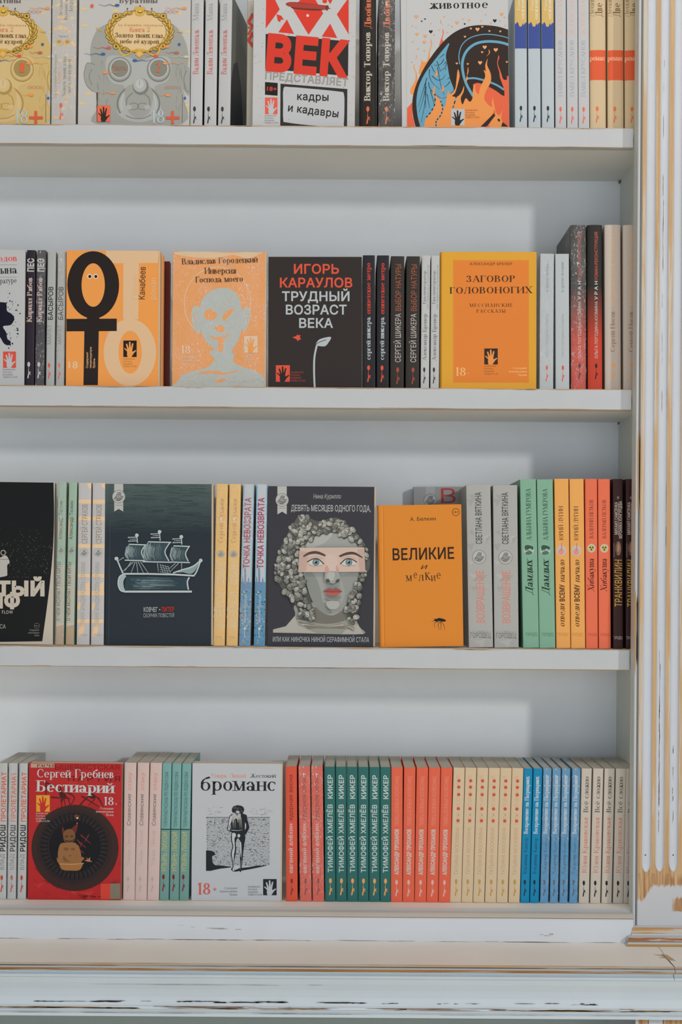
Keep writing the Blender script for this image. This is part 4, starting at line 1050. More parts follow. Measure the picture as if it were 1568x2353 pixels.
def zagovor(P):
    P.crop(1008, 500, 2.8); D = (82, 50, 26)
    P.rect(95, 274, 582, 1062, (226, 132, 58))
    P.text('АЛЕКСАНДР БРЕНЕР', (202, 306), (474, 306), 17, D, 'g', .01, .1)
    P.text('ЗАГОВОР', (180, 415), (495, 414), 42, D, 's', 1.15, .06); P.text('ГОЛОВОНОГИХ', (72, 490), (604, 486), 42, D, 's', 1.15, .05)
    P.text('МЕССИАНСКИЕ', (200, 575), (478, 574), 22, D, 's', 1.1, .2); P.text('РАССКАЗЫ', (245, 612), (432, 612), 22, D, 's', 1.1, .2)
    hand(P, 295, 842, 87, 103, (58, 44, 36), (232, 150, 80), True, 295, 951, (120, 74, 42), 9, 88, 17)
    c = (242, 190, 128)
    P.text('18', (106, 1018), (178, 1018), 54, c, 's', .9); P.text('+', (186, 1008), (200, 1008), 12, c, 'g')
    for i, (tx, l) in enumerate((('Содержит', 90), ('нецензурную', 116), ('брань', 56))): P.text(tx, (570 - l, 974 + i * 22), (570, 974 + i * 22), 13, c, 's', 1.1)

def blackcap(P):
    P.crop(0, 1080, 2.8); D, W_ = (20, 20, 26), (216, 206, 190); rnd = random.Random(6)
    P.poly([(-400, 60), (345, 80)] + spline([(345, 80), (348, 300), (340, 520), (322, 720), (300, 900), (272, 1102)], 4) + [(-400, 1112)], D)
    for _ in range(330):
        y = min(690, max(270, rnd.gauss(560, 75))); x = rnd.uniform(-60, 335); r = rnd.uniform(.5, 2.0)
        P.ell(x, y, r, r, rnd.choice(((150, 140, 130), (110, 104, 100), (190, 176, 160))), n=6)
    P.blob([(-30, 590), (10, 560), (40, 550), (60, 580), (62, 600), (48, 612), (48, 660), (40, 682), (-40, 684)], (206, 202, 194), 4); P.ring(22, 532, 15, 15, 6, (180, 176, 168)); P.stroke([(0, 575), (58, 575)], 3, (120, 116, 112))
    P.text('ТЫЙ', (-18, 806), (288, 806), 88, W_, 'g', .06); P.text('ИФ', (-66, 884), (130, 884), 88, W_, 'g', .06)
    P.text('FLOW', (14, 924), (84, 925), 22, (206, 200, 190), 'g', .01, .2)
    P.text('АСА', (-20, 1020), (38, 1020), 28, (190, 184, 174), 'g', -.005)
    P.ring(238, 1002, 17, 17, 2, (150, 146, 142)); P.text('18+', (228, 1007), (249, 1007), 9, (170, 166, 160), 'g')
    for i, (tx, l) in enumerate((('Содержит', 62), ('нецензурную', 72), ('брань', 30))): P.text(tx, (254 - l, 1034 + i * 17), (254, 1035 + i * 17), 11, (170, 166, 160), 'g')
SERIES = (206, 206, 202)
def medal(P, x, y, r, dk=(70, 74, 78), lt=SERIES, ribbon=None, bot=0, tab=None):
    """ribbon and round seal with the little winged animal"""
    if ribbon: P.poly([(x - ribbon, y - r * 2.2), (x + ribbon, y - r * 2.2), (x + ribbon, bot), (x, bot - ribbon * .6), (x - ribbon, bot)], lt)
    P.ell(x, y, r, r, lt); P.ring(x, y, r * .96, r * .96, r * .05, dk)
    P.blob([(x - r * .72, y + r * .32), (x - r * .3, y - r * .2), (x - r * .1, y - r * .62), (x + r * .35, y - r * .55), (x + r * .22, y - r * .15), (x + r * .74, y - r * .05), (x + r * .5, y + r * .4), (x, y + r * .58), (x - r * .45, y + r * .55)], tuple(int(v * .82) for v in lt), 3)
    for pts in ([(-.7, .32), (-.3, -.2), (-.1, -.6), (.35, -.55), (.22, -.15), (.72, -.05)], [(-.5, .1), (0, .3), (.55, .12)], [(-.4, .5), (.1, .45), (.5, .36)], [(-.05, -.3), (.2, -.38)], [(-.3, .62), (.3, .6)]):
        P.stroke([(x + a * r, y + b * r) for a, b in pts], r * .07, dk, smooth=3)
def ship(P):
    P.crop(0, 1080, 2.8); W_, rnd = (208, 220, 222), random.Random(12)
    for i in range(20): P.rect(660, 80 + i * 16, 1380, 97 + i * 16, tuple(int(u + (v - u) * (i / 19) ** 1.4) for u, v in zip((90, 106, 104), (50, 59, 66))))
    for k in range(300):
        y = 92 + rnd.random() ** 1.2 * 290; x = rnd.uniform(690, 1290); L = rnd.uniform(30, 120); c = int(104 + rnd.uniform(-26, 22)) - int((y - 92) * .1)
        P.stroke([(x + L * i / 4, y + rnd.uniform(-1.6, 1.6)) for i in range(5)], rnd.uniform(1, 2.4), (c - 12, c + 4, c + 3))
    P.stroke([(712, 90), (700, 1130)], 2, (92, 104, 108))
    medal(P, 765, 172, 43, ribbon=29, bot=268); P.text('ГОРОДЕЦ', (742, 231), (788, 231), 8, (110, 112, 112), 'g')
    def sail(pts, sh):
        P.poly(spline(pts, 5), sh)
    for cx, top, bot, w_, L in ((880, 478, 580, 66, 0), (1020, 462, 590, 88, 0), (1165, 488, 592, 62, 0)):
        P.poly(spline([(cx - w_ * .8, top), (cx - w_ * 1.05, (top + bot) / 2), (cx - w_ * .85, bot), (cx + w_ * .75, bot), (cx + w_ * .55, (top + bot) / 2), (cx + w_ * .85, top)], 5), (58, 78, 86))
        for _ in range(46):
            t = rnd.random(); x = cx - w_ + rnd.random() ** 1.7 * w_ * 1.5; y0 = top + 8 + rnd.uniform(0, 30)
            b = int(200 - (x - cx + w_) / w_ * 70); P.stroke([(x, y0), (x - 9, (y0 + bot) / 2), (x + 2, bot - rnd.uniform(6, 30))], rnd.uniform(1.5, 4), (b - 14, b, b + 2), taper=1)
        P.stroke([(cx - w_ * .75, top + 5), (cx - w_ * 1.05, (top + bot) / 2), (cx - w_ * .8, bot - 6)], 6, (150, 168, 172), smooth=4)
        P.stroke([(cx + w_ * .85, top + 5), (cx + w_ * .48, (top + bot) / 2), (cx + w_ * .78, bot - 4)], 7, W_, smooth=4)
        P.stroke([(cx - w_ * .75, top), (cx + w_ * .95, top + 4)], 7, W_); P.stroke([(cx - w_ * 1.15, bot), (cx + w_ * .95, bot + 4)], 7, W_)
    for x, y, b in ((882, 420, 470), (1028, 398, 455), (1168, 430, 480)):
        P.stroke([(x, y), (x + 4, b)], 6, W_); P.ell(x, y, 12, 12, W_, n=14)
        P.stroke([(x, y + 12), (x - 58, y + 14), (x - 38, y + 25), (x - 56, y + 38), (x, y + 36)], 5, W_)
        P.stroke([(x - 4, y + 24), (x - 34, y + 25)], 6, (150, 168, 172))
    for a in ((862, 590, 780, 662), (872, 590, 845, 662), (880, 590, 888, 662), (890, 590, 925, 662), (905, 590, 955, 662), (845, 590, 805, 650), (1015, 600, 1020, 655), (1170, 600, 1170, 640), (1130, 600, 1085, 640), (1150, 600, 1095, 655), (800, 562, 752, 590)): P.stroke([a[:2], a[2:]], 5, (176, 190, 194), taper=3)
    for i in range(4): P.stroke([(1032 + i * 16, 604 + i * 4), (1050 + i * 16, 660 + i)], 4, (150, 166, 170)); P.stroke([(1030, 612 + i * 14), (1090, 624 + i * 13)], 4, (150, 166, 170))
    P.stroke([(755, 575), (775, 625), (795, 668)], 9, W_, smooth=3); P.ell(751, 570, 13, 12, W_, n=14)
    P.stroke([(800, 668), (950, 668), (1120, 672), (1250, 680)], 11, W_)
    P.poly(spline([(1115, 660), (1200, 632), (1250, 610), (1286, 584), (1262, 640), (1230, 668), (1180, 658)], 4), (150, 170, 174)); P.stroke([(1115, 662), (1180, 640), (1240, 622), (1290, 584)], 8, W_, smooth=4); P.ell(1293, 582, 12, 12, W_, n=14); P.stroke([(1290, 590), (1268, 650), (1248, 682)], 9, W_, smooth=3)
    P.poly([(815, 682), (1215, 690), (1205, 770), (800, 772)], (52, 70, 78))
    for _ in range(50):
        y = rnd.uniform(690, 765); x = rnd.uniform(825, 1000); P.stroke([(x, y), (x + rnd.uniform(60, 190), y + 2)], rnd.uniform(1, 3), rnd.choice(((110, 134, 140), (150, 170, 174), (84, 104, 112))), taper=1)
    P.poly(spline([(800, 670), (770, 690), (764, 740), (780, 778), (815, 788), (800, 760), (796, 715), (815, 682)], 4), (178, 196, 200)); P.stroke([(800, 668), (770, 688), (762, 735), (778, 775), (815, 784)], 8, W_, smooth=4)
    P.stroke([(812, 782), (1000, 782), (1236, 782)], 13, W_); P.stroke([(1220, 690), (1207, 720), (1214, 770)], 9, W_, smooth=3)
    P.text('КОВЧЕГ', (926, 912), (1016, 912), 30, (196, 200, 202), 'g', .014); P.ell(1029, 898, 4, 4, W_, n=8); P.text('ПИТЕР', (1043, 912), (1122, 910), 30, (202, 54, 52), 'g', .014); P.text('СБОРНИК ПОВЕСТЕЙ', (924, 948), (1122, 946), 25, (176, 182, 186), 'g', 0)
def bust(P):
    P.crop(500, 1080, 2.8); rnd = random.Random(9); ST, S2, S3, SK = (166, 168, 158), (190, 190, 180), (112, 112, 104), (222, 196, 182)
    for _ in range(90):
        x, y = rnd.uniform(330, 990), rnd.uniform(110, 1120); P.stroke([(x, y), (x + rnd.uniform(-30, 30), y + rnd.uniform(-20, 20))], 1.2, (84, 84, 90))
    medal(P, 416, 193, 43, ribbon=30, bot=286); P.text('ГОРОДЕЦ', (392, 249), (440, 249), 8, (110, 112, 112), 'g')
    P.text('Нина Курилло', (618, 184), (794, 184), 30, (196, 196, 196), 'g', -.008, shear=.12)
    P.text('ДЕВЯТЬ МЕСЯЦЕВ ОДНОГО ГОДА,', (474, 264), (986, 268), 40, (206, 208, 210), 'g', .006)
    P.text('ИЛИ КАК НИНОЧКА НИНОЙ СЕРАФИМНОЙ СТАЛА', (356, 1104), (976, 1108), 32, (206, 208, 210), 'g', .004)
    # shoulders, neck, hair mass, face
    P.poly(spline([(358, 1044), (380, 1020), (440, 1005), (500, 935), (520, 860), (880, 860), (890, 950), (915, 1010), (938, 1055), (660, 1054)], 4), ST)
    P.poly([(358, 1026), (440, 1005), (498, 938), (520, 1000), (640, 1052), (358, 1046)], (196, 192, 182)); P.poly([(880, 960), (915, 1010), (940, 1056), (800, 1056)], (196, 192, 182))
    P.poly(spline([(520, 880), (540, 940), (640, 985), (760, 985), (850, 950), (870, 890)], 4), (132, 128, 120))
    for k in range(14): P.stroke([(505 + k * 6, 960 + k * 5), (640 + k * 16, 1010 + rnd.uniform(-8, 8)), (800 + k * 6, 990 + k * 4)], 5, rnd.choice(((134, 124, 112), (202, 198, 188), (156, 150, 140))), smooth=4)
    P.poly(spline([(560, 470), (640, 425), (740, 405), (840, 440), (905, 500), (915, 640), (880, 760), (830, 870), (760, 930), (690, 925), (620, 860), (575, 740), (545, 600), (560, 470)], 4), (178, 182, 176))
    P.blob([(565, 660), (620, 670), (660, 760), (680, 850), (740, 915), (690, 925), (620, 860), (580, 760)], (156, 160, 154), 4)
    P.blob([(800, 680), (900, 660), (880, 760), (830, 870), (770, 915), (820, 800)], (166, 170, 164), 4)
    P.blob([(560, 470), (640, 425), (740, 405), (700, 460), (620, 500), (540, 520)], (196, 198, 192), 4)
    # curls: every spot of the hair mass outside the face
    hair = spline([(520, 300), (480, 360), (430, 450), (385, 560), (372, 680), (420, 770), (480, 840), (520, 900), (530, 960), (620, 960), (600, 840), (560, 720), (545, 600), (560, 500), (620, 430), (740, 405), (850, 445), (905, 500), (915, 640), (880, 760), (825, 880), (850, 975), (890, 955), (915, 820), (925, 720), (975, 640), (978, 560), (925, 440), (830, 350), (760, 305), (650, 330), (560, 292), (520, 300)], 4)
    def inside(x, y):
        c = False
        for (x0, y0), (x1, y1) in zip(hair, hair[1:]):
            if (y0 > y) != (y1 > y) and x < (x1 - x0) * (y - y0) / (y1 - y0) + x0: c = not c
        return c
    P.poly(hair[:-1], (104, 104, 98)); pts = []
    while len(pts) < 330:
        x, y = rnd.uniform(365, 985), rnd.uniform(290, 985)
        if inside(x, y): pts.append((x, y))
    pts.sort(key=lambda p: p[1] + rnd.uniform(-60, 60))
    for x, y in pts:
        r = rnd.uniform(11, 23); a0 = rnd.uniform(0, 360); c = rnd.choice((ST, S2, (146, 148, 140), (196, 194, 184), (128, 128, 122)))
        P.ell(x + 3, y + 4, r, r * .8, (88, 88, 82), a0, 10); P.ell(x, y, r * .95, r * .7, c, a0, 10)
        P.ring(x, y, r * .62, r * .44, r * .2, tuple(int(v * .72) for v in c), a0, a0 + 230, 7); P.ell(x - r * .25, y - r * .28, r * .3, r * .16, tuple(min(214, int(v * 1.14)) for v in c), a0, 7)
    # pasted strip with the eyes
    P.poly([(528, 500), (620, 500), (944, 498), (952, 655), (700, 657), (520, 657), (545, 590)], SK)
    P.poly([(528, 520), (590, 530), (570, 655), (520, 656)], (206, 178, 164)); P.poly([(900, 510), (946, 505), (952, 655), (915, 655)], (206, 178, 164))
    P.blob([(700, 560), (730, 545), (765, 560), (775, 656), (700, 656)], (228, 204, 192), 3); P.blob([(700, 610), (720, 640), (712, 657), (690, 657)], (212, 164, 150), 3); P.blob([(770, 610), (784, 650), (765, 657), (762, 630)], (212, 164, 150), 3)
    BR = (92, 76, 68)
    P.poly(spline([(552, 552), (590, 528), (640, 522), (690, 542), (692, 556), (640, 540), (590, 545), (555, 562)], 4), BR); P.poly(spline([(780, 552), (830, 530), (880, 528), (928, 556), (930, 566), (880, 545), (830, 548), (790, 562)], 4), BR)
    for cx, s_ in ((634, 1), (846, -1)):
        P.poly(spline([(cx - 54, 604 if s_ < 0 else 590), (cx - 20, 574), (cx + 15, 574), (cx + 50, 604 if s_ > 0 else 592), (cx + 12, 618), (cx - 22, 616)], 4), (226, 226, 222))
        P.ell(cx, 594, 22, 22, (92, 112, 116)); P.ell(cx, 594, 18, 18, (126, 158, 160)); P.ell(cx, 594, 8.5, 9, (28, 28, 30)); P.ell(cx - 5, 588, 3.5, 3.5, (240, 240, 240), n=8)
        P.stroke([(cx - 56, 592 if s_ > 0 else 606), (cx - 20, 573), (cx + 15, 573), (cx + 52, 606 if s_ > 0 else 594)], 7, (84, 66, 60), smooth=4); P.stroke([(cx - 48, 608), (cx - 10, 620), (cx + 40, 612)], 3, (170, 128, 116), smooth=4)
        P.stroke([(cx - 48, 570), (cx, 556), (cx + 46, 572)], 3, (190, 150, 136), smooth=4)
    P.blob([(700, 656), (690, 700), (700, 722), (740, 732), (780, 722), (790, 700), (778, 656)], (176, 178, 172), 3)
    P.blob([(712, 660), (706, 700), (740, 712), (752, 690), (752, 660)], (200, 202, 196), 3); P.blob([(696, 706), (716, 700), (724, 722), (704, 724)], (92, 92, 88), 3); P.blob([(766, 706), (786, 702), (780, 722), (760, 724)], (92, 92, 88), 3); P.stroke([(720, 728), (742, 734), (765, 728)], 5, (104, 104, 98))
    L_ = (182, 100, 92)
    P.poly(spline([(680, 780), (715, 762), (742, 768), (765, 760), (802, 782), (770, 788), (742, 786), (712, 788)], 4), (160, 84, 78)); P.poly(spline([(690, 784), (742, 787), (794, 784), (775, 804), (742, 810), (708, 804)], 4), L_); P.stroke([(682, 781), (742, 786), (802, 783)], 3, (112, 52, 48))
    P.blob([(690, 820), (742, 826), (795, 818), (770, 836), (720, 838)], (150, 152, 146), 3); P.blob([(700, 850), (742, 840), (785, 850), (770, 890), (720, 892)], (192, 194, 188), 4)
def belkin(P):
    P.crop(500, 1080, 2.8); D = (66, 44, 26)
    P.stroke([(1068, 238), (1076, 1130)], 9, (214, 128, 44)); P.stroke([(1060, 238), (1068, 1130)], 3, (244, 164, 78))
    P.text('А. Белкин', (1240, 328), (1405, 324), 24, D, 'g', .004)
    P.text('ВЕЛИКИЕ', (1128, 580), (1524, 570), 74, (56, 38, 24), 'g', .02)
    P.text('и', (1308, 638), (1342, 637), 34, D, 'g', 0, shear=.3)
    for ch, x, y, w_, h in (('м', 1214, 716, 40, 56), ('е', 1262, 698, 26, 56), ('л', 1294, 714, 36, 56), ('к', 1338, 708, 34, 74), ('и', 1376, 716, 30, 56), ('е', 1410, 702, 30, 60)): P.text(ch, (x, y), (x + w_, y - 2), h, D, 's', .7)
    P.ring(1534, 271, 23, 23, 5, (150, 88, 36)); P.text('18+', (1520, 277), (1550, 276), 13, (96, 58, 26), 'g', .01)
    B = (34, 28, 24)
    P.poly(spline([(1400, 968), (1425, 952), (1468, 964), (1462, 976), (1425, 972)], 3), B); P.ell(1408, 966, 12, 9, B, n=10)
    for pts in ([(1405, 968), (1376, 974)], [(1420, 972), (1394, 988), (1400, 1014)], [(1425, 975), (1420, 1000), (1428, 1028)], [(1432, 975), (1440, 1000), (1438, 1030)], [(1438, 974), (1458, 998), (1464, 1030)], [(1400, 962), (1390, 955)]): P.stroke(pts, 4, B, taper=1.5)
def greycover(P):
    P.crop(500, 1080, 2.8); medal(P, 1370, 196, 44, ribbon=30, bot=290, lt=(204, 206, 206))
    P.text('В', (1440, 214), (1534, 212), 96, (196, 76, 72), 'g', 0.0)
    for k in range(20):
        r = random.Random(k); x, y = r.uniform(1280, 1700), r.uniform(130, 1000); P.poly([(x, y), (x + r.uniform(30, 110), y + r.uniform(-30, 30)), (x + r.uniform(10, 60), y + r.uniform(30, 90))], (178, 178, 176))
def bestiary(P):
    P.crop(50, 1730, 6.272); D, W_ = (62, 44, 40), (222, 222, 220); rnd = random.Random(13)
    for _ in range(34):
        x, y = rnd.uniform(80, 1440), rnd.uniform(1500, 2090); P.poly([(x, y), (x + rnd.uniform(60, 240), y + rnd.uniform(-50, 30)), (x + rnd.uniform(60, 200), y + rnd.uniform(40, 110))], rnd.choice(((158, 36, 40), (194, 58, 54), (174, 44, 44))))
    for _ in range(16):
        x, y = rnd.uniform(110, 1400), rnd.uniform(260, 1100); P.poly([(x, y), (x + rnd.uniform(60, 260), y + rnd.uniform(-30, 30)), (x + rnd.uniform(10, 200), y + rnd.uniform(40, 130))], rnd.choice(((172, 40, 44), (190, 54, 50))))
    P.rect(130, 152, 470, 212, (196, 160, 138)); P.text('РАСЧЛ', (222, 204), (460, 205), 40, (60, 44, 40), 's', 1.2); P.text('ЫШЕВИСТСКАЯ', (478, 244), (1410, 246), 74, (140, 36, 38), 'g', .02); P.text('ПАРТИЯ', (668, 408), (1420, 410), 74, (120, 32, 34), 'g', .02, .3)
    for pts in ([(340, 420), (560, 560), (640, 800)], [(350, 420), (350, 640)], [(420, 640), (700, 660)], [(560, 480), (580, 800)], [(800, 800), (1000, 600), (1140, 700)], [(860, 620), (1120, 780)], [(640, 560), (760, 640), (700, 760)], [(960, 560), (1060, 640), (960, 760)], [(1100, 640), (1180, 780)], [(560, 700), (660, 640), (700, 800)]): P.stroke(pts, 26, (92, 36, 38), taper=10, smooth=4)
    P.blob([(980, 590), (1060, 610), (1040, 660), (970, 640)], (74, 34, 34)); P.blob([(540, 560), (620, 580), (640, 640), (560, 640)], (74, 34, 34))
    P.ell(768, 1370, 628, 622, (70, 42, 40), n=48); P.ell(765, 1362, 618, 612, D, n=48)
    P.ell(760, 1350, 545, 545, (56, 42, 40), n=48); P.ell(755, 1350, 500, 500, (50, 42, 42), n=40)
    for k in range(44):
        a = k * math.pi / 22; c, s_ = math.cos(a), math.sin(a)
        P.stroke([(755 + 380 * c, 1350 + 370 * s_), (755 + 490 * c, 1350 + 480 * s_)], 34, (30, 30, 36)); P.stroke([(755 + 392 * c - 12 * s_, 1350 + 382 * s_ + 12 * c), (755 + 486 * c - 12 * s_, 1350 + 476 * s_ + 12 * c)], 7, (82, 68, 62), taper=3)
    P.ell(765, 1350, 372, 365, (27, 27, 33), n=40)
    F, F2, F3 = (152, 106, 66), (126, 86, 54), (96, 62, 44)
    P.blob([(585, 1060), (610, 1100), (640, 1170), (590, 1180)], (108, 46, 42)); P.blob([(810, 1020), (740, 1070), (700, 1120), (770, 1170)], (112, 46, 42))
    P.blob([(600, 1170), (640, 1110), (720, 1100), (765, 1160), (770, 1230), (730, 1290), (660, 1310), (610, 1260)], F2, 4); P.blob([(610, 1240), (650, 1260), (720, 1260), (765, 1230), (740, 1300), (660, 1318)], (80, 64, 48), 3)
    P.blob([(620, 1195), (660, 1185), (670, 1215), (630, 1220)], F3); P.blob([(700, 1190), (745, 1190), (740, 1215), (705, 1215)], F3); P.stroke([(640, 1262), (690, 1274), (730, 1258)], 8, (62, 46, 38))
    P.blob([(560, 1310), (530, 1400), (525, 1500), (560, 1580), (640, 1600), (760, 1600), (850, 1560), (850, 1480), (820, 1400), (790, 1310), (720, 1290), (620, 1295)], F, 4)
    P.blob([(600, 1480), (680, 1560), (780, 1540), (800, 1440), (760, 1590), (620, 1590)], F2, 3); P.ell(640, 1385, 38, 24, F2, n=12); P.ell(740, 1385, 34, 22, F2, n=12); P.ell(700, 1480, 10, 12, F3, n=8)
    P.stroke([(560, 1340), (540, 1440), (545, 1540)], 34, F, smooth=4); P.stroke([(800, 1330), (835, 1430), (850, 1530)], 32, F, smooth=4)
    P.blob([(510, 1500), (545, 1540), (700, 1570), (850, 1500), (905, 1520), (860, 1570), (880, 1610), (830, 1690), (700, 1695), (580, 1680), (540, 1600), (512, 1560)], F, 3); P.poly([(540, 1600), (890, 1590), (850, 1670), (780, 1695), (640, 1695), (580, 1670)], (166, 112, 64)); P.stroke([(545, 1598), (720, 1606), (895, 1590)], 12, (196, 150, 96))
    P.poly([(905, 1550), (950, 1535), (925, 1500), (960, 1530), (990, 1500), (985, 1545), (1020, 1570), (950, 1565)], (186, 120, 84))
    M_ = (142, 48, 58)
    for a in ((850, 1180, 1000, 1310), (970, 1175, 905, 1285), (825, 1290, 930, 1365), (870, 1290, 840, 1360), (840, 1400, 905, 1450), (800, 1250, 850, 1300)): P.stroke([a[:2], a[2:]], 15, M_, taper=6)
    P.ell(795, 915, 38, 30, (92, 62, 50), n=12); P.ell(803, 938, 15, 14, (242, 196, 140), n=10); P.ell(800, 1012, 10, 9, (216, 120, 96), n=8); P.ell(770, 905, 12, 10, (150, 60, 52), n=8)
    P.text('Сергей Гребнев', (216, 352), (1332, 362), 122, W_, 's', .95); P.text('Бестиарий', (208, 556), (1335, 580), 162, W_, 's', 1.15)
    P.text('18', (1178, 752), (1330, 754), 118, W_, 's', 1.0); P.text('+', (1348, 756), (1378, 756), 44, W_, 'g')
    for i, (tx, l) in enumerate((('Содержит', 196), ('нецензурную', 256), ('брань', 112))): P.text(tx, (1328 - l, 812 + i * 46), (1328, 816 + i * 46), 31, (226, 204, 196), 's', 1.0)
    hand(P, 210, 608, 195, 240, (228, 158, 54), (196, 52, 46), True, 206, 860, (222, 214, 208), 23, 198, 37)
    P.rect(1136, 1882, 1278, 2110, (214, 72, 56)); P.rect(1278, 1880, 1420, 2106, (140, 132, 112))
    for _ in range(20): x = rnd.uniform(880, 1130); P.stroke([(x, 2070 + rnd.uniform(-14, 14)), (x + 22, 2066 + rnd.uniform(-14, 14))], 7, (92, 26, 30))
def bromance(P):
    P.crop(430, 1730, 6.272); K_, rnd = (40, 44, 48), random.Random(21)
    P.text('Упырь Лихой', (340, 356), (848, 358), 60, (222, 130, 116), 's', .8); P.text('Жестокий', (912, 358), (1282, 358), 58, (62, 66, 70), 's', .85)
    P.text('броманс', (186, 545), (1288, 548), 205, K_, 's', .9)
    P.rect(276, 925, 1196, 932, K_)
    for i in range(40):          # cut sky
        x = rnd.choice((rnd.uniform(280, 480), rnd.uniform(900, 1120), rnd.uniform(1050, 1180))); y = rnd.uniform(770, 905); L = rnd.uniform(15, 70)
        P.stroke([(x, y), (x + L / 2, y + rnd.uniform(-4, 4)), (x + L, y + rnd.uniform(-8, 3))], rnd.uniform(1.5, 4), (96, 100, 104), taper=1)
    P.lay += 1
    for row in range(70):         # the sea, rows of cut marks
        y = 938 + row * 9.9; x = 276 + rnd.uniform(0, 14)
        while x < 1188:
            L = rnd.uniform(14, 58); x2 = min(1194, x + L); t = rnd.choice((2, 2, 3, 3, 4.5, 9)) if row > 1 else 4
            if y < 1622 - (0 if x > 400 else 30): P.stroke([(x, y + rnd.uniform(-4, 4)), ((x + x2) / 2, y + rnd.uniform(-5, 6)), (x2, y + rnd.uniform(-3, 5))], t, K_, taper=1.2, keep=True)
            x = x2 + rnd.uniform(3, 15)
    P.poly(spline([(274, 1405), (340, 1410), (385, 1425), (404, 1450), (390, 1478), (364, 1490), (366, 1560), (400, 1612), (480, 1622), (640, 1640)], 3) + [(640, 1650), (480, 1668), (340, 1700), (274, 1700)], K_)
    P.poly([(760, 1660), (900, 1645), (1000, 1625), (1160, 1622), (1040, 1650), (900, 1678), (700, 1712), (670, 1700)], K_)
    W_ = (212, 216, 220)
    legL = spline([(640, 1150), (640, 1260), (660, 1350), (635, 1450), (655, 1560), (660, 1640), (640, 1680), (690, 1712), (682, 1620), (690, 1500), (705, 1400), (700, 1280), (735, 1220)], 4)
    legR = spline([(735, 1220), (755, 1330), (760, 1440), (775, 1560), (755, 1690), (775, 1712), (790, 1600), (806, 1440), (822, 1320), (825, 1180), (640, 1150)], 4)
    P.poly([(x + (-5 if x < 690 else 4), y) for x, y in legL], K_); P.poly([(x + 4, y) for x, y in legR], K_)
    P.poly(spline([(648, 1160), (650, 1260), (668, 1350), (645, 1450), (662, 1560), (668, 1640), (655, 1680), (682, 1705), (672, 1600), (676, 1480), (690, 1380), (684, 1250), (690, 1180)], 4), W_)
    P.poly(spline([(748, 1240), (762, 1340), (768, 1440), (784, 1560), (766, 1690), (776, 1600), (786, 1440), (782, 1300)], 4), W_)
    P.blob([(650, 880), (610, 920), (595, 1010), (580, 1110), (640, 1140), (660, 1170), (740, 1185), (830, 1190), (890, 1100), (895, 1050), (870, 960), (860, 900), (820, 880), (740, 850)], K_, 3)
    P.blob([(635, 900), (612, 950), (600, 1040), (592, 1105), (620, 1112), (612, 1060), (640, 990), (650, 930)], W_, 3)
    P.blob([(705, 850), (660, 880), (640, 920), (655, 960), (665, 1010), (680, 960), (720, 950), (735, 1010), (742, 950), (770, 960), (775, 900), (760, 850)], (196, 198, 196), 3)
    for x in (652, 668, 688, 748, 764, 778): P.stroke([(x, 930), (x + 8, 1010), (x + 14, 1085)], 10, (176, 174, 164), taper=2)
    P.poly([(836, 1000), (852, 1030), (850, 1080), (834, 1110)], W_); P.poly([(628, 1020), (634, 1050), (630, 1100), (622, 1080)], W_)
    P.blob([(650, 1160), (690, 1155), (706, 1190), (680, 1230), (650, 1220)], W_, 3); P.blob([(735, 1170), (765, 1180), (760, 1215), (730, 1210)], W_, 3); P.stroke([(640, 1112), (730, 1120), (800, 1108)], 8, W_, taper=4)
    P.blob([(730, 760), (665, 800), (650, 850), (690, 860), (730, 830), (790, 870), (820, 840), (810, 790), (775, 765)], K_, 3)
    for _ in range(36):
        a = rnd.uniform(0, 6.28); x, y = 735 + 78 * math.cos(a), 815 + 52 * math.sin(a); P.ell(x, y, 13, 11, K_, n=8)
    for _ in range(30): x, y = rnd.uniform(670, 800), rnd.uniform(775, 850); P.ring(x, y, 6, 5, 2, (150, 152, 150), 0, 220, 6)
    P.ell(722, 888, 9, 14, K_, n=8); P.blob([(700, 850), (735, 842), (760, 856), (735, 870)], W_, 3)
    P.text('18', (142, 2040), (342, 2040), 166, (214, 92, 78), 's', .95); P.text('+', (374, 2000), (428, 2000), 70, (214, 92, 78), 'g', -.01)
    for i, (tx, l) in enumerate((('Содержит', 190), ('нецензурную', 256), ('брань', 112))): P.text(tx, (728 - l, 1962 + i * 46), (728, 1962 + i * 46), 31, (146, 150, 154), 's', .8)
    hand(P, 1098, 1818, 194, 232, K_, WHT, True, 880, 1918, (130, 134, 138), 22, 200, 38)
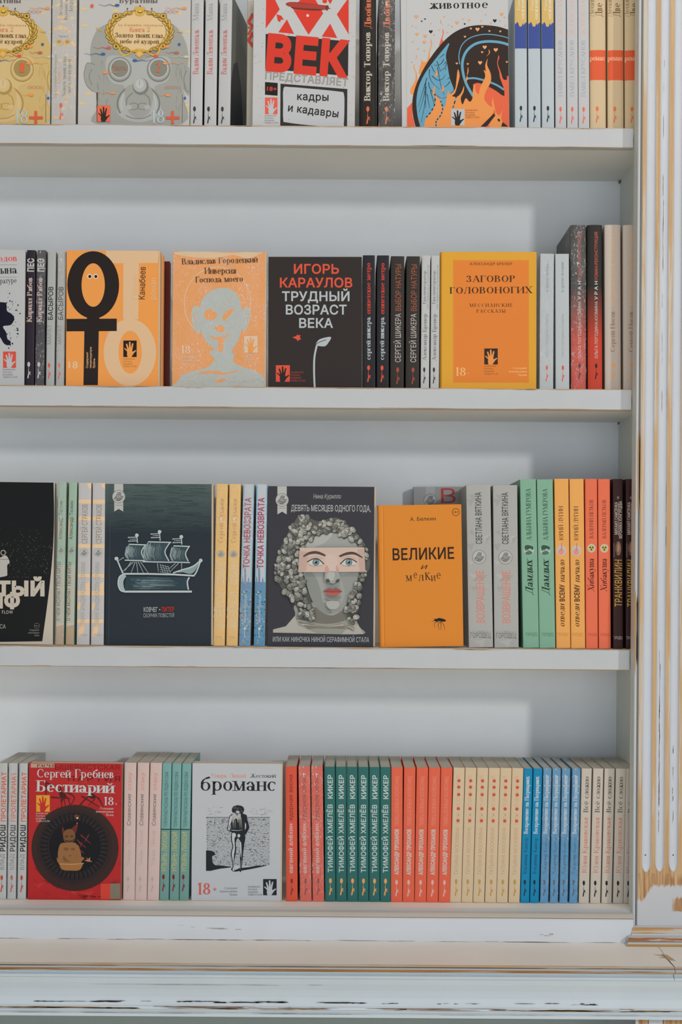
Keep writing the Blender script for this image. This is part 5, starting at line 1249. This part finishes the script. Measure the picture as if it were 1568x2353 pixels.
# ------------------------------------------------------------------ spines
def ragged(P, x0, x1, y, amp, c, ytop, seed):
    r = random.Random(seed); n = 14
    pts = [(x0 + (x1 - x0) * i / n, y + r.uniform(-amp, amp)) for i in range(n + 1)]
    for i in range(n): P.poly([(pts[i][0], ytop), (pts[i + 1][0], ytop), pts[i + 1], pts[i]], c)
def logo(P, x0, x1, y, c):
    """the publisher's name inside a row of little arches"""
    P.text('ГОРОДЕЦ', (x0, y), (x1, y), (x1 - x0) * .2, c, 'g', .005)
    for i in range(9): P.stroke([(x0 + (x1 - x0) * i / 8, y - (x1 - x0) * .2), (x0 + (x1 - x0) * i / 8, y - (x1 - x0) * .30)], (x1 - x0) * .02, c)
    P.stroke([(x0, y - (x1 - x0) * .28), (x1, y - (x1 - x0) * .28)], (x1 - x0) * .018, c)
def sp_gold(P):
    P.crop(0, 0, 6.533); r = random.Random(2); c = (150, 140, 122)
    for _ in range(40): x, y = r.uniform(770, 1150), r.uniform(0, 1820); P.rect(x, y, x + r.uniform(40, 80), y + 40, r.choice(((226, 204, 158), (232, 190, 150))))
    st(P, 'Золотые', 940, 245, -120, 52, (160, 134, 104)); st(P, 'Комедии', 1015, 300, -120, 52, c); st(P, 'Буратины', 1095, 170, -200, 62, c)
    st(P, 'La Comédie inhumaine', 850, 1460, 820, 40, (176, 170, 160), 'g'); st(P, 'Книга 2', 910, 1260, 1000, 50, (226, 170, 130)); st(P, 'Золото твоих глаз,', 990, 1450, 830, 54, c, 's', 1.0); st(P, 'небо её кудрей', 1065, 1390, 890, 54, c, 's', 1.0)
    for s_ in (-1, 1): P.blob([(950, 640), (950 + s_ * 50, 590), (950 + s_ * 105, 600), (950 + s_ * 95, 650), (950 + s_ * 30, 690)], (216, 176, 92)); P.ell(950 + s_ * 60, 630, 30, 26, (176, 136, 62))
    P.text('Часть 1', (880, 560), (1030, 560), 34, c, 's')
    balloon(P, 915, 1545, 1800, (222, 92, 70), 60)
def sp_masha(P):
    P.crop(0, 0, 2.8); st(P, 'Вадим Левенталь', 1279, 478, 190, 37, (196, 100, 94), 's', 1.0); st(P, 'Маша', 1279, 134, 20, 37, (172, 174, 174)); balloon(P, 1252, 684, 795, (70, 74, 78), 22)
def fr_masha(P):
    """the photographic front cover of the white books, seen at a slant"""
    r = random.Random(3); P.lay += 1; P.raw([(0.004, 0.0005), (0.127, 0.0005), (0.127, 0.22), (0.004, 0.22)], (128, 130, 122)); P.lay += 1
    for _ in range(60):
        a, z = r.uniform(0.01, 0.12), r.uniform(0.10, 0.2); P.raw([(a, z), (a + 0.001, z), (a + 0.016, z - 0.012), (a + 0.015, z - 0.012)], (100, 102, 96))
    P.lay += 1; P.raw([(0.004, 0.0), (0.004, 0.07), (0.02, 0.105), (0.05, 0.118), (0.085, 0.09), (0.1, 0.05), (0.11, 0.0)], (44, 48, 56))
def sp_twin(P):
    P.crop(500, 0, 2.8); st(P, 'Виктор Топоров', 984, 650, 205, 40, (206, 198, 184), 's', 1.25); st(P, 'Двойное', 988, 186, -70, 42, (206, 112, 76), 's', 1.25); balloon(P, 968, 684, 798, (214, 112, 70), 24)
def sp_blueyellow(P):
    P.crop(1008, 0, 2.8); P.band(-100, 240, (212, 180, 108)); P.band(170, 312, (66, 84, 152))
    ragged(P, 484, 575, 160, 22, (66, 84, 152), 200, 4)
    st(P, 'Роман', 526, 66, -30, 20, (236, 226, 204)); st(P, 'оппов', 553, 124, -10, 26, (236, 226, 204), 's', 1.2); balloon(P, 531, 680, 785, (60, 62, 66), 20)
def sp_white(P):
    P.crop(1008, 0, 2.8); st(P, 'ПАВЕЛ КРУСАНОВ', 797, 622, 257, 26, (166, 176, 192), 's', .8); st(P, 'Ж ПОСЛАН', 795, 228, -40, 26, (228, 178, 158), 's', .8); balloon(P, 786, 686, 795, (230, 112, 88), 19)
def sp_tan(P):
    P.crop(1008, 0, 2.8); P.band(322, 515, (222, 98, 64)); P.text('роман', (975, 389), (1070, 389), 34, (242, 186, 150), 's', 1.1)
    st(P, 'Леонид', 1003, 108, -45, 32, (152, 132, 100)); st(P, 'Две', 1055, 110, 18, 46, (128, 104, 70), 's', 1.1); balloon(P, 1022, 684, 790, (230, 120, 78), 22)
def sp_dog(P):
    P.crop(0, 500, 2.8); st(P, 'ПЁС', 217, 348, 262, 40, (208, 206, 206), 'g', .05); st(P, 'Кирилл Рябов', 206, 672, 385, 33, (214, 192, 184), 's', 1.3); balloon(P, 185, 928, 1035, (212, 208, 206), 22)
def sp_basyrov(P):
    P.crop(0, 500, 2.8); st(P, 'БАСЫРОВ', 341, 658, 445, 31, (66, 68, 68), 'g', .02); st(P, 'МАРАТ', 331, 815, 690, 26, (150, 152, 150), 'g', -.01); balloon(P, 316, 935, 1040, (216, 92, 84), 18)
def sp_metro(P):
    P.crop(500, 500, 2.8); st(P, 'сергей шикера', 985, 915, 640, 30, (198, 206, 210), 's', 1.3); st(P, 'египетское метро', 985, 622, 290, 30, (206, 72, 56), 's', 1.2); balloon(P, 973, 950, 1058, (228, 88, 62), 22)
def sp_nature(P):
    P.crop(500, 500, 2.8); st(P, 'СЕРГЕЙ ШИКЕРА', 1180, 930, 617, 36, (208, 202, 194), 'g', .004); st(P, 'ВЫБОР НАТУРЫ', 1182, 600, 300, 36, (160, 92, 62), 'g', .004); balloon(P, 1160, 963, 1072, (166, 80, 62), 22)
def sp_eva(P):
    P.crop(500, 500, 2.8); st(P, 'Александр Бренер', 1346, 920, 618, 25, (122, 124, 126)); st(P, 'Ева-пенетратор,', 1341, 555, 335, 19, (130, 132, 134)); st(P, 'или Оживители и умертвители', 1360, 588, 305, 12, (160, 162, 162)); balloon(P, 1331, 963, 1068, (66, 66, 68), 17)
def sp_pale(P):
    P.crop(1008, 500, 2.8); st(P, 'ОЛЬГА ПОГОДИНА-КУЗМИНА', 706, 898, 620, 14, (160, 168, 174), 'g'); st(P, 'и другие истории', 708, 480, 285, 20, (150, 156, 162), 's', 1.0); balloon(P, 698, 950, 1055, (218, 92, 84), 18)
def sp_uran(P):
    P.crop(1008, 500, 2.8)
    for i in range(26):
        t = i / 25; P.band(430 + i * 14, 446 + (i * 14 if i < 25 else 800), tuple(int(a + (b - a) * t ** .8) for a, b in zip((56, 54, 52), (196, 70, 52))))
    st(P, 'ОЛЬГА ПОГОДИНА-КУЗМИНА', 918, 905, 538, 19, (222, 206, 198), 'g', .006); st(P, 'УРАН', 918, 528, 408, 20, (226, 222, 218), 'g', .02, space=.4); st(P, 'РОМАН-РЕКОНСТРУКЦИЯ', 918, 398, 92, 20, (206, 100, 82), 'g', .006); balloon(P, 908, 938, 1040, (60, 44, 40), 20)
def sp_nosov(P):
    P.crop(1008, 500, 2.8); st(P, 'Сергей Носов', 1136, 865, 603, 31, (158, 132, 114), 's', 1.0); st(P, 'Морковку нож не берет', 1134, 570, 96, 25, (232, 186, 140), 's', 1.0); balloon(P, 1128, 935, 1040, (234, 166, 100), 20)
def sp_whales(P):
    P.crop(0, 1080, 2.8); P.band(590, 1000, (206, 206, 190)); P.band(985, 1140, (190, 166, 138)); P.poly([(350, 560), (420, 560), (420, 600), (350, 640)], (176, 202, 182)); P.poly([(345, 985), (412, 985), (412, 995), (345, 1010)], (216, 212, 198))
    P.blob([(374, 320), (384, 330), (380, 400), (370, 440)], (222, 190, 160), 3)
    st(P, 'Александр Тюжин', 402, 446, 198, 24, (74, 88, 76), 'g', -.004); st(P, 'О ЧЁМ МОЛЧАТ ТВОИ КИТЫ', 388, 970, 592, 23, (96, 92, 80), 'g', .004); medal(P, 393, 515, 24, (90, 110, 98), (196, 206, 196))
def sp_strahov(P):
    P.crop(0, 1080, 2.8); o = (240, 206, 164)
    for y0, y1 in ((190, 215), (300, 325), (478, 500), (668, 690), (778, 806), (960, 984)): P.band(y0, y1, o)
    P.blob([(562, 84), (590, 84), (588, 120), (568, 110)], o); P.blob([(505, 850), (520, 860), (510, 900), (498, 890)], o); P.blob([(520, 990), (545, 1000), (530, 1060), (500, 1065)], o); P.blob([(550, 740), (572, 720), (574, 780), (556, 780)], o)
    st(P, 'СЕРГЕЙ СТРАХОВ', 563, 472, 222, 36, (148, 132, 100), 'g', -.008); st(P, 'ПРАВНУК БРАНДМЕЙСТЕРА СЕРАФИМА', 547, 1008, 590, 28, (182, 176, 166), 'g', -.01); medal(P, 541, 532, 27, (110, 110, 108), (214, 212, 208)); P.text('ГОРОДЕЦ', (504, 1066), (566, 1066), 11, (180, 176, 170), 'g')
def sp_gozan(P):
    P.crop(0, 1080, 2.8); st(P, 'Сергей Суханов', 1438, 470, 182, 32, (196, 150, 88)); st(P, 'ЗА РЕКОЙ ГОЗАН', 1442, 1020, 610, 50, (230, 214, 184), 'g', -.002); medal(P, 1421, 540, 24, (140, 130, 112), (206, 200, 186)); P.text('ГОРОДЕЦ', (1386, 1080), (1432, 1080), 10, (204, 158, 92), 'g')
def sp_point(P):
    P.crop(500, 1080, 2.8); r = random.Random(5); P.band(94, 720, (150, 196, 218), 0, .14); P.band(94, 760, (150, 196, 218), .88, 1); P.band(300, 330, (190, 214, 228)); P.band(200, 215, (192, 216, 228)); P.band(430, 446, (196, 218, 230)); P.band(720, 1160, (96, 148, 184))
    for x, y0, w_ in ((158, 700, 8), (172, 640, 12), (196, 708, 10)): P.poly([(x, 770), (x, y0), (x + w_ / 2, y0 - 22), (x + w_, y0), (x + w_, 770)], (118, 144, 172))
    for _ in range(110): x, y = r.uniform(136, 226), r.uniform(770, 1125); P.ell(x, y, r.uniform(3, 8), r.uniform(2, 6), r.choice(((62, 112, 156), (132, 176, 200), (204, 150, 84), (110, 160, 128), (214, 206, 188), (46, 92, 138), (60, 130, 176))), n=7)
    st(P, 'ТОЧКА НЕВОЗВРАТА', 211, 632, 178, 40, (176, 72, 96), 'g', .02); st(P, 'Николай Кузнецов', 186, 980, 800, 17, (216, 224, 230), 'g', .004); P.ell(176, 1020, 8, 10, (224, 228, 230)); P.stroke([(174, 1030), (172, 1070)], 3, (224, 228, 230))
def sp_return(P):
    P.crop(1008, 1080, 2.8); r = random.Random(11)
    for _ in range(26): x, y = r.uniform(180, 340), r.uniform(100, 1130); P.poly([(x, y), (x + r.uniform(20, 70), y + r.uniform(-16, 16)), (x + r.uniform(0, 50), y + r.uniform(16, 50))], r.choice(((182, 182, 178), (202, 202, 198), (194, 194, 190))))
    st(P, 'СВЕТЛАНА ВЯТКИНА', 278, 475, 143, 40, (58, 60, 60), 'g', .004); st(P, 'ВОЗВРАЩЕНИЕ', 295, 982, 645, 52, (224, 132, 112), 'g', -.012); medal(P, 262, 560, 45, (90, 92, 92), (206, 206, 202))
    P.text('ГОРОДЕЦ', (206, 1080), (336, 1080), 34, (120, 122, 118), 'g', -.01)
    for i in range(8): P.stroke([(206 + i * 18.5, 1042), (206 + i * 18.5, 1036)], 2.2, (120, 122, 118))
def sp_green(P):
    P.crop(1008, 1080, 2.8); st(P, 'АЛЬБИНА ГУМЕРОВА', 596, 452, 120, 31, (52, 84, 66), 's', 1.0, shear=-.0); P.ell(582, 514, 33, 34, (206, 216, 208)); P.blob([(556, 490), (580, 482), (610, 495), (606, 515), (590, 505), (560, 520)], (54, 92, 72), 3); P.blob([(560, 530), (585, 520), (606, 532), (590, 545), (566, 544)], (84, 122, 100), 3); P.stroke([(560, 510), (600, 524)], 5, (120, 150, 132))
    st(P, 'Дамдых', 606, 805, 580, 48, (40, 60, 48), 's', 1.1, shear=.25); logo(P, 562, 636, 1068, (72, 124, 98))
def sp_orange(P):
    P.crop(1008, 1080, 2.8); c = (96, 64, 34); st(P, 'ЮРИЙ ЛУГИН', 803, 452, 232, 28, c, 's', 1.0); P.ell(792, 518, 32, 35, (220, 208, 204)); P.ell(790, 526, 18, 20, (226, 150, 136)); P.stroke([(794, 470), (792, 520)], 5, (206, 120, 100))
    st(P, 'отведи', 812, 1010, 862, 38, c, 's', 1.0, shear=.2); st(P, 'ВСЕМУ', 812, 845, 736, 32, (70, 46, 26), 'g', .03); st(P, 'начало', 812, 722, 578, 38, c, 's', 1.0, shear=.2); logo(P, 766, 836, 1068, (204, 140, 70))
def sp_red(P):
    P.crop(1008, 1080, 2.8); c = (116, 50, 36); st(P, 'ВАЛЕРИЙ ПЕТКОВ', 997, 440, 190, 25, c, 's', .9); P.ell(985, 503, 27, 28, (216, 206, 190)); P.ell(985, 503, 17, 18, (206, 184, 84)); 
    for a in (90, 210, 330): P.poly([(985, 503), (985 + 16 * math.cos(math.radians(a - 26)), 503 + 16 * math.sin(math.radians(a - 26))), (985 + 16 * math.cos(math.radians(a + 26)), 503 + 16 * math.sin(math.radians(a + 26)))], (70, 74, 50))
    st(P, 'Хибакуша', 1001, 782, 570, 40, (96, 42, 32), 's', 1.0, shear=.2); logo(P, 962, 1022, 1068, (190, 82, 56))
def sp_tranq(P):
    P.crop(1008, 1080, 2.8); w_ = (222, 206, 194); st(P, 'МИХАИЛ САМСЕНКА', 1154, 415, 206, 20, w_, 'g', .02); st(P, 'ВЕРОНИКА КУНГУРЦЕВА', 1182, 440, 200, 20, w_, 'g', .02); P.stroke([(1159, 420), (1159, 210)], 2, w_)
    P.ell(1158, 505, 18, 46, (150, 112, 92)); P.ell(1156, 500, 10, 26, (186, 146, 112)); P.stroke([(1146, 545), (1150, 470)], 4, (90, 60, 52)); P.rect(1150, 170, 1162, 186, (150, 136, 128)); P.rect(1128, 470, 1134, 560, (120, 104, 110))
    st(P, 'ТРАНКВИЛИН', 1181, 880, 578, 46, (206, 162, 78), 'g', .01, shear=.05); P.text('ГОРОДЕЦ', (1126, 1088), (1184, 1088), 18, (206, 196, 184), 'g', .005)
def sp_prolet(P):
    P.crop(0, 1700, 2.8); st(P, 'ВЛАД', 27, 835, 735, 25, (134, 138, 138), 'g', -.005); st(P, 'РИДОШ', 34, 718, 548, 32, (58, 58, 58), 'g', .03); st(P, 'ПРОЛЕТАРИАТ', 38, 525, 207, 29, (214, 102, 78), 'g', .025); balloon(P, 11, 870, 980, (192, 78, 64), 20)
def sp_pink(P):
    P.crop(0, 1700, 2.8); st(P, 'Славянские', 842, 552, 350, 24, (98, 82, 80), 'g', -.003, shear=.1); st(P, 'отаку', 846, 325, 210, 24, (216, 136, 130), 'g', -.003, shear=.1); st(P, 'Упырь Лихой', 838, 810, 582, 23, (206, 180, 174), 's', .8); balloon(P, 824, 880, 978, (200, 182, 178), 17)
def sp_teal(P):
    P.crop(0, 1700, 2.8); P.band(578, 1060, (120, 162, 154)); P.band(572, 580, (52, 84, 84)); st(P, 'ТОЛЕРАНТНЫЕ РАССКАЗЫ ПРО ЛЮДЕЙ И СОБАК', 1080, 562, 204, 22, (56, 82, 84), 'g', -.004); st(P, 'УПЫРЬ ЛИХОЙ', 1074, 850, 594, 32, (204, 184, 106), 'g', -.006, shear=.06); balloon(P, 1052, 865, 975, (124, 44, 46), 20)
def sp_spring(P):
    P.crop(500, 1700, 2.8); st(P, 'евгений алёхин', 485, 858, 540, 27, (226, 206, 200), 'g', .012); st(P, 'ядерная весна', 484, 520, 225, 27, (132, 56, 46), 'g', .006); balloon(P, 478, 892, 1000, (140, 56, 46), 20)
def sp_kicker(P):
    P.crop(500, 1700, 2.8); st(P, 'ТИМОФЕЙ ХМЕЛЁВ', 741, 852, 415, 31, (208, 222, 218), 'g', .02); st(P, 'КИКЕР', 741, 378, 225, 31, (208, 222, 218), 'g', .03); balloon(P, 727, 890, 1000, (234, 166, 92), 22)
def sp_chariot(P):
    P.crop(500, 1700, 2.8); st(P, 'АЛЕКСАНДР ПРОХАНОВ', 1166, 868, 575, 25, (226, 212, 204), 'g', .05); st(P, 'ПЕВЕЦ БОЕВЫХ КОЛЕСНИЦ', 1167, 550, 235, 24, (232, 148, 122), 'g', -.008); balloon(P, 1153, 900, 1008, (232, 192, 178), 20)
def sp_dots(P):
    P.crop(1008, 1700, 2.8); c = (190, 164, 128); d = (206, 88, 70); st(P, 'ТАТЬЯНА МОСКВИНА', 130, 868, 562, 24, c, 'g', -.01)
    for x, y in ((132, 263), (131, 304), (130, 352), (128, 443), (126, 520)): P.ell(x, y, 11, 11, d, n=16)
    e = (206, 170, 132)
    for tx, y0, y1 in (('Т', 545, 533), ('П', 506, 490), ('Т', 478, 466), ('П', 428, 412), ('ХР', 400, 368), ('Н', 337, 322), ('Т', 290, 278), ('П', 248, 232)): st(P, tx, 140, y0, y1, 24, e, 'g', -.01)
    P.stroke([(129, 486), (129, 478)], 4, (120, 84, 60)); balloon(P, 114, 896, 1005, (188, 154, 80), 20)
def sp_blue(P, c=(0, 92, 134), bc=(40, 50, 66)):
    P.crop(1008, 1700, 2.8); st(P, 'Воскрешение на Патриарших', 581, 605, 235, 27, (214, 226, 232), 's', 1.35); st(P, 'Владимир Кантор', 571, 862, 630, 22, c, 's', 1.2); balloon(P, 556, 900, 1005, bc, 18)
def sp_blue_wrapped(P):
    P.crop(1008, 1700, 2.8); st(P, 'Воскрешение на Патриарших', 706, 605, 235, 27, (214, 226, 232), 's', 1.35); st(P, 'Владимир Кантор', 697, 862, 630, 22, (54, 112, 150), 's', 1.2); balloon(P, 681, 900, 1005, (74, 84, 104), 18)
def sp_slozhno(P):
    P.crop(1008, 1700, 2.8); st(P, 'Юлия Краковская', 958, 857, 500, 32, (208, 130, 112), 's', .9); st(P, 'Всё сложно', 966, 468, 235, 31, (104, 100, 94), 's', 1.0); balloon(P, 936, 905, 1010, (44, 44, 42), 19)

# ------------------------------------------------------------------ top row
G1 = 'books on the top row'; G2 = 'books on the second row'; G3 = 'books on the third row'; G4 = 'books on the bottom row'
H1 = -14
facing(1, -139, 118, -142, 115, H1, (212, 208, 202), 'face-out book with a yellow gas-mask head and gilt frame, far left of the top row', gold_mask, group=G1, T=0.030)
series(1, [(119.5, 177.5, 116.5, 174.5)], H1, (210, 206, 200), 'thick cream spine with gold ornament between the yellow and grey gas-mask covers', G1, sp_gold, wrap=(0,), D=0.13)
facing(1, 181, 439.5, 178, 435.5, H1, (212, 210, 208), 'face-out book with a grey gas-mask head under a gilt frame, top row', grey_mask, group=G1, T=0.030)
series(1, [(440.5, 468.5, 437, 465), (472.5, 501, 469, 497.5), (506, 534, 500.5, 529)], H1, (208, 210, 212), 'slim white books with red and grey spine lettering, top row', G1, sp_masha, front=fr_masha, yaws=[0, 0, math.radians(-6.5)])
facing(1, 583, 818, 579, 815, H1, (210, 212, 214), 'face-out white book with a huge red three-letter title and an airship, top row', vek, fan=0.0015, group=G1, T=0.016, Y=0.012, yaw=math.radians(2.0))
facing(1, 569, 806, 565.5, 803, H1, (214, 208, 194), 'second copy of the red-lettered airship book, peeking out behind it on the left', vek_spine_zigzag, group=G1, T=0.018, Y=0.036)
series(1, [(826, 866, 826, 866), (869.5, 909.5, 869, 909)], H1, (50, 46, 44), 'thick black books with cream and orange spine lettering, top row', G1, sp_twin, wrap=(1,), bulge=.0022)
facing(1, 921, 1166.5, 922, 1172, H1, (212, 214, 216), 'face-out white book with a black firebird in orange flames, top row', firebird, group=G1, T=0.022)
series(1, [(1183, 1211, 1184, 1212.3), (1214, 1242, 1215, 1243.5), (1245, 1273, 1246, 1274.5)], H1, (202, 214, 222), 'pale blue books with mustard and navy tops, top row', G1, sp_blueyellow)
series(1, [(1276, 1301.5, 1277, 1302.5), (1303, 1328, 1304, 1329.3), (1329.3, 1354, 1330.7, 1355)], H1, (212, 214, 218), 'white books with faint grey and orange lettering, top row', G1, sp_white)
series(1, [(1356, 1393, 1356.5, 1394.5), (1397.5, 1433.5, 1397.5, 1434.5), (1436.5, 1473, 1437, 1474)], H1, (216, 194, 158), 'thick tan books with red spine bands, top row', G1, sp_tan, bulge=.0026)
# ------------------------------------------------------------------ second row
facing(2, -162, 59, -165, 55.5, 574, (208, 210, 212), 'face-out white book with a black ink splash, left end of the second row', inkblot, group=G2, T=0.018)
series(2, [(61.5, 82, 56.5, 79), (84.8, 105.5, 79.8, 102)], 575, (54, 48, 58), 'slim black books with white lettering beside the ink-splash cover', G2, sp_dog, wrap=(1,))
series(2, [(108, 130, 104.3, 125), (132.5, 152.5, 127.5, 148)], 578, (192, 196, 194), 'thin light grey books with bold dark lettering, second row', G2, sp_basyrov, wrap=(1,))
facing(2, 153.5, 364, 149, 365, 576, (238, 158, 82), 'face-out orange book with giant black and peach letters and tiny eyes, second row', otto, fan=0.0030, group=G2, T=0.012, Y=0.014)
facing(2, 160, 375, 156, 374, 584, (236, 160, 92), 'plain orange copy standing right behind the orange book with the tiny eyes', None, group=G2, T=0.012, Y=0.030)
facing(2, 176, 390, 172, 389, 600, (104, 44, 36), 'dark red book half hidden behind the two orange copies on the second row', None, group=G2, T=0.012, Y=0.050)
facing(2, 398, 609, 393.5, 608.5, 579, (234, 160, 90), 'face-out orange book with a pale blue bald figure and halo, second row', inversia, fan=0.0032, group=G2, T=0.016, wrap=True)
facing(2, 617.5, 831, 615.5, 832.5, 591, (58, 52, 50), 'face-out black book with red and white block title and a white leaf, second row', karaulov, group=G2, T=0.016)
series(2, [(834, 862, 835, 863.6), (866.8, 894.5, 865.7, 894)], 587, (50, 50, 54), 'black books with white and red lettering, second row', G2, sp_metro)
series(2, [(898.5, 930, 897.6, 928), (934.6, 966, 932, 964)], 589, (62, 57, 54), 'charcoal books with cream and brown capitals, second row', G2, sp_nature)
series(2, [(970, 989.5, 966.6, 987), (992, 1011, 989.3, 1009)], 587.5, (210, 212, 212), 'very thin white books left of the orange hardcover, second row', G2, sp_eva)
facing(2, 1012.5, 1233, 1011, 1233.5, 579.5, (222, 164, 58), 'face-out orange and yellow hardcover with dark capitals, second row', zagovor, group=G2, T=0.018, hard=True, name='hardcover_book')
series(2, [(1242, 1274, 1238.5, 1274.3), (1276.5, 1308.5, 1276.5, 1310.5)], 583.5, (204, 212, 216), 'pale blue-white books right of the orange hardcover, second row', G2, sp_pale, wrap=(0,))
series(2, [(1311, 1347.5, 1312, 1348.5), (1349.5, 1385.5, 1350.2, 1387)], 517, (58, 56, 54), 'tall books fading from black down to red, second row', G2, sp_uran, wrap=(0,), bulge=.0024, D=0.145)
series(2, [(1388.3, 1429, 1388.6, 1431), (1433.5, 1468, 1434, 1470)], 517, (214, 200, 188), 'tall pinkish cream books at the right end, second row', G2, sp_nosov, bulge=.0024, D=0.145)
# ------------------------------------------------------------------ third row
facing(3, -122, 126, -126, 121, 1108, (216, 206, 190), 'face-out black book with glitter and bold cream letters, left end of the third row', blackcap, group=G3, T=0.016)
series(3, [(132.8, 153.8, 126.5, 146.6), (157.2, 178.3, 149.2, 170.6)], 1108, (174, 200, 180), 'slim pale green and beige books with handwritten lettering, third row', G3, sp_whales, wrap=(0,))
series(3, [(180.5, 210, 175.3, 205.8), (213.3, 242, 208.5, 238.3)], 1110, (214, 212, 212), 'white books with orange stripes, left of the ship cover', G3, sp_strahov)
facing(3, 243.2, 485, 239, 487, 1112.8, (47, 55, 62), 'face-out dark blue book with a white chalk ship on a book hull, third row', ship, fan=0.0035, group=G3, T=0.018)
series(3, [(496.6, 525, 489, 518), (527, 554.5, 519, 547.5)], 1112.5, (234, 190, 114), 'yellow wrapped books right of the ship cover', G3, sp_gozan, wrap=(0, 1))
series(3, [(558.3, 585.6, 548.4, 576), (588.8, 615.5, 582.4, 609.6)], 1113, (212, 218, 224), 'white and blue books with crimson capitals, left of the statue cover', G3, sp_point, wrap=(0,))
facing(3, 617.2, 860, 613, 859, 1118, (68, 68, 74), 'face-out dark grey book with a curly-haired statue head, third row', bust, fan=0.0032, group=G3, T=0.020, pages=PAGES_CREAM)
facing(3, 950, 1182, 952, 1184, 1120, (186, 186, 184), 'face-out grey book with a white ribbon seal, behind the orange hardcover', greycover, group=G3, T=0.020, Y=0.160)
facing(3, 868.6, 1061, 871.4, 1066, 1162.5, (222, 138, 50), 'small tilted orange hardcover with a mosquito at its corner, third row', belkin, group=G3, T=0.014, hard=True, name='hardcover_book', lean=math.radians(-1.3), Y=0.010, yb=1483)
series(3, [(1072, 1127.5, 1078, 1134), (1133.4, 1189.5, 1136.6, 1193)], 1115.3, (192, 192, 188), 'thick crumpled-grey books with white seal and pink title, third row', G3, sp_return, D=0.135)
series(3, [(1195, 1233, 1203, 1239.8), (1234.2, 1271, 1241.2, 1276.5)], 1102, (138, 184, 158), 'mint green books on the third row', G3, sp_green, D=0.14)
series(3, [(1274.4, 1307.3, 1279, 1312.2), (1309.8, 1341.8, 1313.2, 1345.8)], 1100.8, (236, 170, 94), 'orange-yellow books with brown lettering, third row', G3, sp_orange, D=0.14)
series(3, [(1345, 1373.2, 1347.4, 1375), (1375, 1402.5, 1377.2, 1404.3)], 1100.9, (232, 116, 84), 'coral red books with a radiation-sign seal, third row', G3, sp_red, D=0.14)
series(3, [(1405, 1436.5, 1406, 1437), (1440, 1461, 1440, 1461)], 1100.9, (66, 44, 44), 'dark brown books with gold lettering at the right end, third row', G3, sp_tranq, D=0.14)
# ------------------------------------------------------------------ bottom row
series(4, [(-4, 18.4, -7, 14.3), (20.3, 40.4, 15.3, 37), (42.8, 65, 38.2, 60)], 1754, (208, 210, 208), 'white books with black and red capitals, bottom row, left end', G4, sp_prolet, wrap=(1,))
facing(4, 66.2, 280.2, 62, 278.4, 1754.5, (184, 46, 46), 'face-out red book with a round dark dish and seated infant, bottom row', bestiary, fan=0.001, group=G4, T=0.020, pages=PAGES_CREAM)
series(4, [(286, 314, 283.3, 309.3), (315.6, 344, 310, 337.5), (345.8, 372.4, 338.3, 365)], 1753, (226, 200, 192), 'pale pink books right of the red dish cover', G4, sp_pink)
series(4, [(373.3, 395, 365.5, 388.3), (396.6, 417, 389.4, 410.8), (418.8, 440, 412, 433.3)], 1754.6, (128, 176, 172), 'teal books with yellow lettering, bottom row', G4, sp_teal)
facing(4, 442, 646, 438.2, 645, 1754.5, (210, 214, 218), 'face-out white book with a black woodcut of a man by the sea, bottom row', bromance, fan=0.0030, group=G4, T=0.022, pages=PAGES_CREAM)
series(4, [(654.5, 684, 656.6, 685.7), (685.5, 713.3, 689.4, 717), (714.3, 742.8, 718, 746.2)], 1761.5, (216, 88, 66), 'brick red books left of the dark green ones, bottom row', G4, sp_spring, wrap=(1, 2))
series(4, [(745.8, 770.3, 747.2, 772), (771.5, 795.8, 773, 797), (797, 822, 798.3, 822.8), (823.3, 847.6, 823.3, 847.5), (849, 873.2, 848.3, 873.2), (874.3, 898.5, 874, 898)], 1762.5, (52, 108, 104), 'dark green books with white capitals, bottom row', G4, sp_kicker)
series(4, [(899.3, 926.6, 898.2, 925.5), (928.6, 956, 925.9, 952.4), (958, 984.6, 953, 980), (986.5, 1012.5, 980.5, 1007), (1014.4, 1040.3, 1007.8, 1034.6)], 1764, (226, 104, 78), 'orange-red books with pale lettering, bottom row', G4, sp_chariot)
series(4, [(1042.8, 1069, 1034.3, 1060.5), (1069.9, 1096, 1061, 1087), (1097.4, 1123, 1087.4, 1114), (1124, 1150.2, 1115, 1140.8), (1151, 1176.6, 1141.3, 1167.6), (1177.7, 1203.6, 1168.5, 1195.5)], 1765, (222, 198, 164), 'beige books with red dots, bottom row', G4, sp_dots)
series(4, [(1204.5, 1225, 1196.4, 1216.8), (1226.8, 1247.3, 1218, 1239.3)], 1766.5, (0, 136, 180), 'deep blue unwrapped books on the bottom row', G4, sp_blue)
series(4, [(1249, 1268.8, 1241, 1261.5), (1270.5, 1290, 1263.4, 1283.6), (1292, 1311.7, 1286, 1305.4), (1315, 1336, 1307.4, 1329.3)], 1766.5, (76, 148, 192), 'lighter blue plastic-wrapped books on the bottom row', G4, sp_blue_wrapped, wrap=(0, 1, 2, 3))
series(4, [(1337, 1361.5, 1330.6, 1354.4), (1364, 1387.7, 1356.3, 1381), (1389.5, 1414.4, 1382.4, 1407), (1416, 1440, 1408.8, 1433.4), (1440.8, 1462.5, 1434.2, 1456)], 1766.5, (218, 208, 194), 'cream books with red and grey lettering, bottom row right', G4, sp_slozhno)

bpy.data.objects.remove(TOB); bpy.data.curves.remove(TCU)
